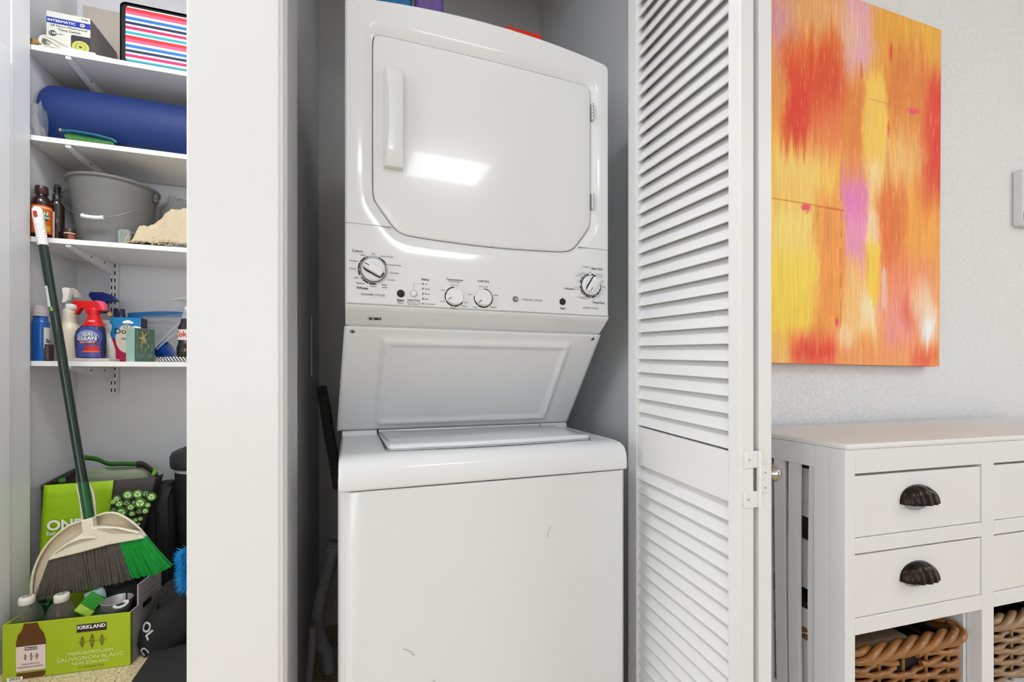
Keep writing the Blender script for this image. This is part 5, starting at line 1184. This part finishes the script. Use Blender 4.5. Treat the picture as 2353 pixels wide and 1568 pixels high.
for k in range(11):
    for a in (-75,-50,-25,0,25,50,75):
        if k > 7 and abs(a) < 40: continue
        th = math.radians(a+(12 if k % 2 else 0)); n = outw*math.cos(th)+side*math.sin(th); t_ = .908+.0088*k
        r_ = .0147+.0013*(t_-.9)/.1; M = Matrix.Translation(along(t_)+n*r_) @ n.to_track_quat('Z','Y').to_matrix().to_4x4()
        o = bpy.data.objects.new('grip_nub', BUMP); COL.objects.link(o); o.parent = gp_; o.matrix_local = WMAT[gp_.name].inverted() @ M
hf = lambda x, y, h=0: along(1.002)+side*x+ax*y+outw*(.0160+h)
g = MB(); g.poly(rrect(-.0065,.0055,-.012,.012,.004,3), hf, .0008); g.build('hang_hole', mat('red hang hole', (180,52,30), .5), gp_, smooth=0)
lf = lambda x, y, h=0: along(.735)+ax*y+(outw*math.cos(x/.0152)+side*math.sin(x/.0152))*(.0152+h)
g = MB(); g.add([lf(x, y, .0006) for y in (-.045,.035) for x in (.0,.005,.010,.015)], [(0,1,5,4),(1,2,6,5),(2,3,7,6)]); g.build('handle_label', mat('silver label', (200,204,200), .3), bm, smooth=60)
g = MB()
for k in range(7): g.ribbon([(.006+.0008*k,.022-.009*k),(.009+.0008*k,.025-.009*k),(.011+.0006*k,.021-.009*k)], .0022, lf, .0012)
g.build('label_marks', INK, bm, smooth=0)
g = MB(); g.add([lf(x, y, .0008) for y in (-.062,-.046) for x in (-.004,0,.004)], [(0,1,4,3),(1,2,5,4)]); g.build('green_band', mat('lime band', (110,170,70), .3), bm, smooth=60)
# head block
YH = 2.082
hx = [(318,790),(345,752),(420,692),(500,640),(538,612),(530,560),(528,535),(600,518),(606,582),(640,580),(750,590),(880,615),(927,648),(870,660),(700,690),(520,740),(400,768)]
pts = outl([z3(*p) for p in hx], YH)
mb = MB(); mb.prism(pts, lambda x, q: Vector((x,YH-.016,q)), lambda x, q: Vector((x,YH+.014,q))); hbk = mb.build('head_block', CREAM, bm, bevel=.004, seg=3)
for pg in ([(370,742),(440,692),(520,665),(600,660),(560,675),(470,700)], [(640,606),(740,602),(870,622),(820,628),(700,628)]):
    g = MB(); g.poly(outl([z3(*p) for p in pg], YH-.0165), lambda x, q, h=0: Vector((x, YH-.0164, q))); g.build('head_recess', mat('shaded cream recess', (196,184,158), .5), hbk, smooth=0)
for pg in ([(350,748),(430,690),(520,655),(610,650)], [(620,590),(740,590),(880,622)]):
    g = MB(); g.tube([Vector((x,YH-.017,q)) for x, q in outl([z3(*p) for p in pg], YH-.017)], .004, 8); g.build('head_rib', CREAM, hbk, smooth=60)
ec = at(*z3(600,636),YH); g = MB(); ef = lambda x, q, h=0: Vector((ec.x+x*.98-q*.2, YH-.0166-h, ec.z+q*.98+x*.2))
g.ribbon([(.017*math.cos(2*math.pi*k/20),.007*math.sin(2*math.pi*k/20)) for k in range(20)], .0009, ef, 0, True); g.ribbon([(-.011+.0022*k,.003*(-1)**k) for k in range(11)], .0009, ef); g.build('emboss', mat('cream emboss', (206,194,170), .4), hbk, smooth=0)
# bristles: fanned tufts
topL = [(322,790),(400,770),(520,742),(700,692),(765,678),(870,662),(922,652)]
botL = [(222,1048),(400,1012),(560,975),(740,935),(860,902),(985,880),(1092,832)]
def lerp_line(L, t):
    k = t*(len(L)-1); i = min(int(k), len(L)-2); f = k-i; return (L[i][0]+(L[i+1][0]-L[i][0])*f, L[i][1]+(L[i+1][1]-L[i][1])*f)
GB = mat('grey bristle', (92,86,78), .7, var=.3, vscale=60); NB = mat('green bristle', (14,150,52), .6, var=.3, vscale=60)
NT = 44
for k in range(NT):
    t0 = (k+.5)/NT; mb = MB()
    for layer in range(3):
        for j in range(5):
            t1 = (k+(j+.5)/5)/NT; a = at(*z3(*lerp_line(topL, t0+(t1-t0)*.7)), YH); b = at(*z3(*lerp_line(botL, max(0, min(1, t1+random.uniform(-.006,.006))))), YH)
            y0 = YH-.008+layer*.008; y1 = YH-.014+layer*.014+random.uniform(-.003,.003)
            e = b+(b-a)*random.uniform(-.03,.02)
            mb.tube([Vector((a.x,y0,a.z+.006)), Vector(((a.x+e.x)/2+random.uniform(-.001,.001),(y0+y1)/2,(a.z+e.z)/2)), Vector((e.x,y1,e.z))], lambda t: .0016-.0003*t, 4)
    mb.build('bristle_tuft', GB if t0 < .655 else NB, bm, smooth=60)
# dustpan: shallow tray behind the broom
YD = 2.118
dl = [(196,1028),(204,900),(240,792),(300,694),(380,616),(450,570),(516,545),(521,505),(508,410),(490,312),(498,298),(520,330),(545,330),(556,302),(588,378),(600,490),(612,514),(680,495),(760,507),(860,572),(930,650),(700,720),(420,800),(290,880),(232,1040)]
pts = outl([z3(*p) for p in dl], YD)
dp = thing('dustpan', (pts[0][0]+.1, YD, pts[0][1]), 'cream dustpan clipped behind the broom head', 'dustpan')
mb = MB(); mb.prism(pts, lambda x, q: Vector((x,YD,q)), lambda x, q: Vector((x,YD+.005,q))); mb.build('pan_tray', mat('cream pan', (214,198,168), .45, var=.05, vscale=15), dp, smooth=0)
rim = outl([z3(*p) for p in dl[:10]], YD-.012); mb = MB(); mb.tube([Vector((x,YD-.010,q)) for x, q in [tuple(v) for v in smoothpts(rim,3)]], .0042, 8); mb.build('pan_rim', CREAM, dp, smooth=60)
rim = outl([z3(*p) for p in dl[13:21]], YD-.012); mb = MB(); mb.tube([Vector((x,YD-.010,q)) for x, q in [tuple(v) for v in smoothpts(rim,3)]], .0042, 8); mb.build('pan_rim', CREAM, dp, smooth=60)
for lst in (dl[:10], dl[13:21]):
    q1 = [tuple(v) for v in smoothpts(outl([z3(*p) for p in lst], YD-.005),3)]; mb = MB()
    vs = [(x,YD-.010,q) for x, q in q1]+[(x,YD+.004,q) for x, q in q1]; n = len(q1); mb.add(vs, [(i,i+1,n+i+1,n+i) for i in range(n-1)]); mb.build('pan_wall', CREAM, dp, smooth=60, solid=.003)
for p in ((512,395),(522,475),(570,380),(586,460)):
    c = at(*z3(*p), YD-.008); MB().box(c.x-.004,c.x+.004,YD-.014,YD-.004,c.z-.0015,c.z+.0015).build('clip_tooth', WHITE, dp, smooth=0)
# ---------------- reusable shopping bag
YG, YK = 2.225, 2.44
LB = mat('lime woven bag', (150,190,12), .45, var=.10, vscale=9, bump=.5, bscale=25, stretch=(1,1,4))
DB = mat('charcoal woven bag', (52,46,44), .6, var=.25, vscale=40, bump=.3, bscale=150)
SI = mat('silver green lining', (148,156,130), .4, var=.25, vscale=14, bump=.6, bscale=40, stretch=(1,1,3)); DGN = mat('dark green trim', (40,98,20), .6, var=.15)
bag = thing('shopping_bag', (-1.0,2.33,0), 'lime green and charcoal reusable shopping bag behind the broom', 'bag')
def q3(x, y, Y): return at(*z3(x, y), Y)
TL, TM, TR = q3(278,320,YG), q3(722,288,YG), q3(990,266,YG); BKL, BKM, BKR = q3(478,210,YK), q3(690,178,YK), q3(960,200,YK); RC_ = q3(1036,246,2.33); LC_ = q3(262,318,2.26)
BL, BM_, BR = Vector((TL.x-.03,YG,.002)), Vector((TM.x-.06,YG,.002)), Vector((TR.x-.13,YG,.002))
def sheet(pts4, m, nm, n=10, bulge=.006, seed=0, par=bag):
    a, b, c, d = pts4; mb = MB(); vs = []; fs = []
    nn = ((b-a).cross(d-a)).normalized()
    for j in range(n+1):
        for i in range(n+1):
            s_, t_ = i/n, j/n; p = a.lerp(b, s_).lerp(d.lerp(c, s_), t_); e = math.sin(math.pi*s_)*math.sin(math.pi*t_)
            vs.append(p+nn*(bulge*noise.noise(Vector((s_*2.5+seed,t_*4,seed)))*2*e))
    for j in range(n):
        for i in range(n): p = j*(n+1)+i; fs.append((p,p+1,p+n+2,p+n+1))
    mb.add(vs, fs); return mb.build(nm, m, par, smooth=70, solid=.0015)
lp = sheet([BL,BM_,TM,TL], LB, 'lime_panel', 14, .010, 2); dpn = sheet([BM_,BR,TR,TM], DB, 'charcoal_panel', 14, .006, 5)
BKL0, BKR0 = Vector((BKL.x,YK,.002)), Vector((BKR.x-.08,YK,.002))
sheet([BKL0,BKR0,BKR,BKL], SI, 'lining_back', 12, .010, 8)
sheet([Vector((LC_.x,2.27,.002)),BL,TL,LC_], DB, 'side_gusset', 8, .004, 3); sheet([Vector((LC_.x,2.27,.002)),BKL0,BKL,LC_], DB, 'side_gusset', 8, .006, 4)
sheet([BR,Vector((RC_.x-.12,2.33,.002)),RC_,TR], DB, 'side_gusset', 8, .006, 6); sheet([Vector((RC_.x-.12,2.33,.002)),BKR0,BKR,RC_], SI, 'side_gusset', 8, .006, 9)
def trimstrip(pts, m, w=.020, nm='trim'):
    mb = MB(); P = smoothpts(pts, 4); vs = [p+Vector((0,-.002,0)) for p in P]+[p+Vector((0,-.002,-w)) for p in P]; n = len(P); mb.add(vs, [(i,i+1,n+i+1,n+i) for i in range(n-1)]); mb.build(nm, m, bag, smooth=60, solid=.0022)
trimstrip([q3(478,150,YK), q3(530,130,YK-.002), q3(620,140,YK-.004), q3(690,168,YK-.012), q3(780,168,YK-.01), q3(868,170,YK-.006)], DGN); trimstrip([q3(868,166,YK-.006), q3(910,168,YK-.01), q3(965,205,YK-.04), q3(1000,238,YK-.08)], DB, .028)
trimstrip([q3(480,212,YK), q3(420,262,2.38), q3(330,290,2.31), q3(265,316,2.262), q3(278,322,YG)], DB, .014)
sheet([q3(372,302,2.24),q3(418,298,2.245),q3(416,268,2.26),q3(374,278,2.26)], DGN, 'handle_tab', 3, 0); sheet([q3(958,262,2.30),q3(990,250,2.31),q3(1000,205,2.34),q3(975,210,2.34)], mat('lime tab', (86,150,28), .5), 'handle_tab', 3, 0)
# recycling print on the charcoal panel
def pmap(a, b, d): ex = (b-a); ey = (d-a); n = ex.cross(ey).normalized(); return lambda x, y, h=0: a+ex.normalized()*x+ey.normalized()*y+n*(.010+h)
PB = lambda x, q, h=0: Vector((x, YG-.012-h, q))
circ = [(742,405,22),(812,380,30),(875,375,30),(925,372,20),(962,392,28),(718,425,18),(757,437,24),(806,432,20),(848,427,9),(890,432,34),(938,445,18),(722,478,18),(770,492,34),(830,458,24),(838,500,20),(884,485,18),(922,482,20),(860,540,16),(892,532,16),(848,552,14),(880,565,12),(770,545,20),(820,545,20)]
for nm, m, k0, hh in (('disc_print', mat('leaf green print', (84,140,40), .5), 1.0, 0), ('disc_print', mat('deep green print', (22,52,18), .5), .82, .0008), ('disc_print', mat('mid green print', (138,190,84), .5), .72, .0016)):
    g = MB()
    for i, (x, y, r_) in enumerate(circ):
        c = q3(x, y, YG-.012); rr = r_*.3621*1.75/FPX
        if k0 < .8 and i % 4 == 3: continue
        g.disc(c.x, c.z, rr*k0, PB, hh+.00002*i, 16)
    o = g.build(nm, m, dpn, smooth=0)
g = MB()
for i, (x, y, r_) in enumerate(circ):
    c = q3(x, y, YG-.012); rr = r_*.3621*1.75/FPX*.46
    for a in (90,210,330): g.arc(c.x, c.z, rr, rr*.5, a-42, a+42, PB, .0024, 5)
g.build('arrow_print', mat('white green print', (238,244,220), .5), dpn, smooth=0)
c1, c2 = q3(298,580,YG-.012), q3(296,628,YG-.012)
text(lp, WHITE, lambda x, q, h=0: Vector((x, YG-.013-h, q)), [('ONE', c1.x, c1.z, .052,'LEFT',.03,0), ('for a', c2.x, c2.z, .024,'LEFT',.01,0)])
# ---------------- black backpack, lidded bin, duster, sports bag and black board
bp = thing('backpack', (-.83,2.36,0), 'black backpack standing between the shopping bag and the bin', 'backpack')
mb = MB(); o_ = rrect(-.885,-.80,2.27,2.42,.03,5); mb.loops([[Vector((a,b,q)) for a, b in [( -.8425+(a+.8425)*k, 2.345+(b-2.345)*k) for a, b in o_]] for q, k in ((.002,.9),(.03,1),(.42,1),(.52,.9),(.565,.6))], True, True); mb.build('pack_body', FABK, bp, smooth=60)
for x in (-.865,-.818):
    mb = MB(); pts = smoothpts([(x,2.30,.555),(x-.004,2.262,.50),(x+.004,2.252,.36),(x,2.262,.20),(x,2.272,.10)], 5); mb.loops([[p+Vector((dx,dy,0)) for dx, dy in ((-.014,0),(.014,0),(.014,.006),(-.014,.006))] for p in pts], True, True); mb.build('strap', mat('black webbing', (18,18,20), .7), bp, smooth=60)
g = MB()
for k in range(9): g.poly([(-.872,.27+.010*k),(-.860,.27+.010*k),(-.860,.274+.010*k),(-.872,.274+.010*k)], lambda x, q, h=0: Vector((x,2.2480,q)))
g.build('strap_stitching', mat('dark grey stitching', (70,70,72), .7), bp, smooth=0)
bn = thing('waste_bin', (-.700,2.395,0), 'black lidded waste bin at the right of the shelf closet', 'bin')
BIN = mat('black bin plastic', (40,40,42), .5, var=.2, vscale=80, bump=.1)
mb = MB(); mb.lathe((-.700,2.395,0), [(.105,.001),(.110,.006),(.122,.60),(.124,.612),(0,.612)], 44); mb.build('bin_body', BIN, bn, smooth=45)
mb = MB(); mb.lathe((-.700,2.395,0), [(.1245,.606),(.1245,.618)], 44); mb.build('liner_edge', mat('white liner', (200,200,198), .4), bn)
mb = MB(); mb.lathe((-.700,2.395,0), [(.128,.620),(.136,.624),(.140,.640),(.140,.672),(.132,.690),(.110,.702),(.06,.710),(0,.711)], 44); mb.build('bin_lid', BIN, bn, smooth=45)
mb = MB(); mb.tube([Vector((-.700+.09*math.cos(a),2.395+.09*math.sin(a),.7065)) for a in [2*math.pi*k/36 for k in range(36)]], .0025, 6, closed=True); mb.build('lid_rim', BIN, bn)
# blue duster
du = thing('duster', (-.68,1.93,.10), 'bright blue fluffy duster in front of the bin', 'duster')
c0, c1 = at(434,1345,1.93), at(432,1268,1.93)
mb = MB(); mb.tube([c0-Vector((0,0,.01)), c1], .022, 12); mb.build('core', mat('deep blue core', (10,84,150), .9), du)
mb = MB(); random.seed(3)
for k in range(1400):
    t_ = random.random(); a = random.uniform(0, 2*math.pi); p = c0.lerp(c1, t_); n = Vector((math.cos(a), math.sin(a), random.uniform(-.45,.35)+(t_-.5)*.8)).normalized()
    l = random.uniform(.018,.030); q = p+n*.02; mb.add([q+Vector((0,0,.0012)), q-Vector((0,0,.0012))+n.cross(Vector((0,0,1)))*.0012, q-n.cross(Vector((0,0,1)))*.0012, q+n*l+Vector((0,0,-.004))], [(0,1,3),(1,2,3),(2,0,3)])
fz = mb.build('fibres', mat('bright blue fibres', (20,150,214), .9, var=.25, vscale=60), du, smooth=0); fz['kind'] = 'stuff'
mb = MB(); mb.tube([c0, Vector((c0.x+.01,1.93,.08)), Vector((c0.x+.015,1.93,.036))], .009, 10); mb.build('duster_handle', mat('white grip', (232,232,230), .4), du)
# sports bag with lettering
sb = thing('sports_bag', (-.70,2.10,0), 'soft black sports bag with white letters beside the carton', 'bag')
mb = MB(); vs = []; fs = []; n = 40; R = 22
for j in range(R+1):
    th = math.pi*j/R
    for i in range(n):
        ph = 2*math.pi*i/n; d = Vector((math.sin(th)*math.cos(ph), math.sin(th)*math.sin(ph), math.cos(th)))
        sgn = lambda v, e: math.copysign(abs(v)**e, v); p = Vector((sgn(d.x,.75)*.105, sgn(d.y,.7)*.105, sgn(d.z,.8)*.125))
        k = 1+.10*noise.noise(d*2.2)+.05*noise.noise(d*5)
        p *= k; lean = p.z*.35; vs.append((-.690+p.x+lean, 2.060+p.y+p.z*.15, max(.002, .118+p.z)))
for j in range(R):
    for i in range(n): fs.append((j*n+i,(j+1)*n+i,(j+1)*n+(i+1)%n,j*n+(i+1)%n))
mb.add(vs, fs)
from mathutils.bvhtree import BVHTree
BVH = BVHTree.FromPolygons([tuple(v) for v in mb.v], mb.f)
def onbag(f):
    def g_(x, y, h=0):
        p = f(x, y, 0); hit = BVH.ray_cast(Vector((p.x, 1.5, p.z)), Vector((0,1,0)))
        return (hit[0] if hit[0] else p)+Vector((0,-.003-h,0))
    return g_
mb.build('bag_body', mat('black coarse nylon', (24,24,25), .85, var=.5, vscale=90, bump=.8, bscale=260), sb, smooth=80)
mb = MB(); hp = smoothpts([(-.745,1.985,.17),(-.72,1.955,.24),(-.67,1.965,.275),(-.61,2.00,.255),(-.59,2.03,.19)], 6); mb.loops([[p+Vector((0,dy,dz)) for dy, dz in ((-.003,-.014),(-.003,.014),(.003,.014),(.003,-.014))] for p in hp], True, True); mb.build('carry_strap', mat('black webbing', (18,18,20), .7), sb, smooth=60)
o1 = at(338,1450,1.965); lf_ = plane(o1, (math.cos(math.radians(-48)),0,math.sin(math.radians(-48))), (math.sin(math.radians(48)),0,math.cos(math.radians(48))))
text(sb, mat('pale grey print', (196,196,194), .6), onbag(lf_), [('OL', 0,0,.050,'CENTER',.03,0,.8)]); o2 = at(329,1500,1.965)
lg_ = plane(o2, (math.cos(math.radians(-52)),0,math.sin(math.radians(-52))), (math.sin(math.radians(52)),0,math.cos(math.radians(52)))); text(sb, mat('pale grey print', (196,196,194), .6), onbag(lg_), [('C', 0,0,.050,'CENTER',.03,0,.8)])
def onz(u, v, z):
    a, b = (u-1176.5)/FPX, (862-v)/FPX; k = (z-EYE)/b; return Vector(((_s+a*_c)*k, (_c-a*_s)*k, z))
P = [onz(362,1478,.03), onz(470,1479,.03), onz(520,1600,.03), onz(278,1600,.03)]
mb = MB(); mb.loops([[Vector((p.x,p.y,.001)) for p in P[::-1]], [p for p in P[::-1]]], True, True); tag(mb.build('floor_mat', mat('black ribbed rubber', (34,34,34), .8, var=.4, vscale=300, bump=.6, bscale=400), bevel=.003), 'black rubber mat lying on the floor in front of the sports bag', 'mat')
bake_texts()
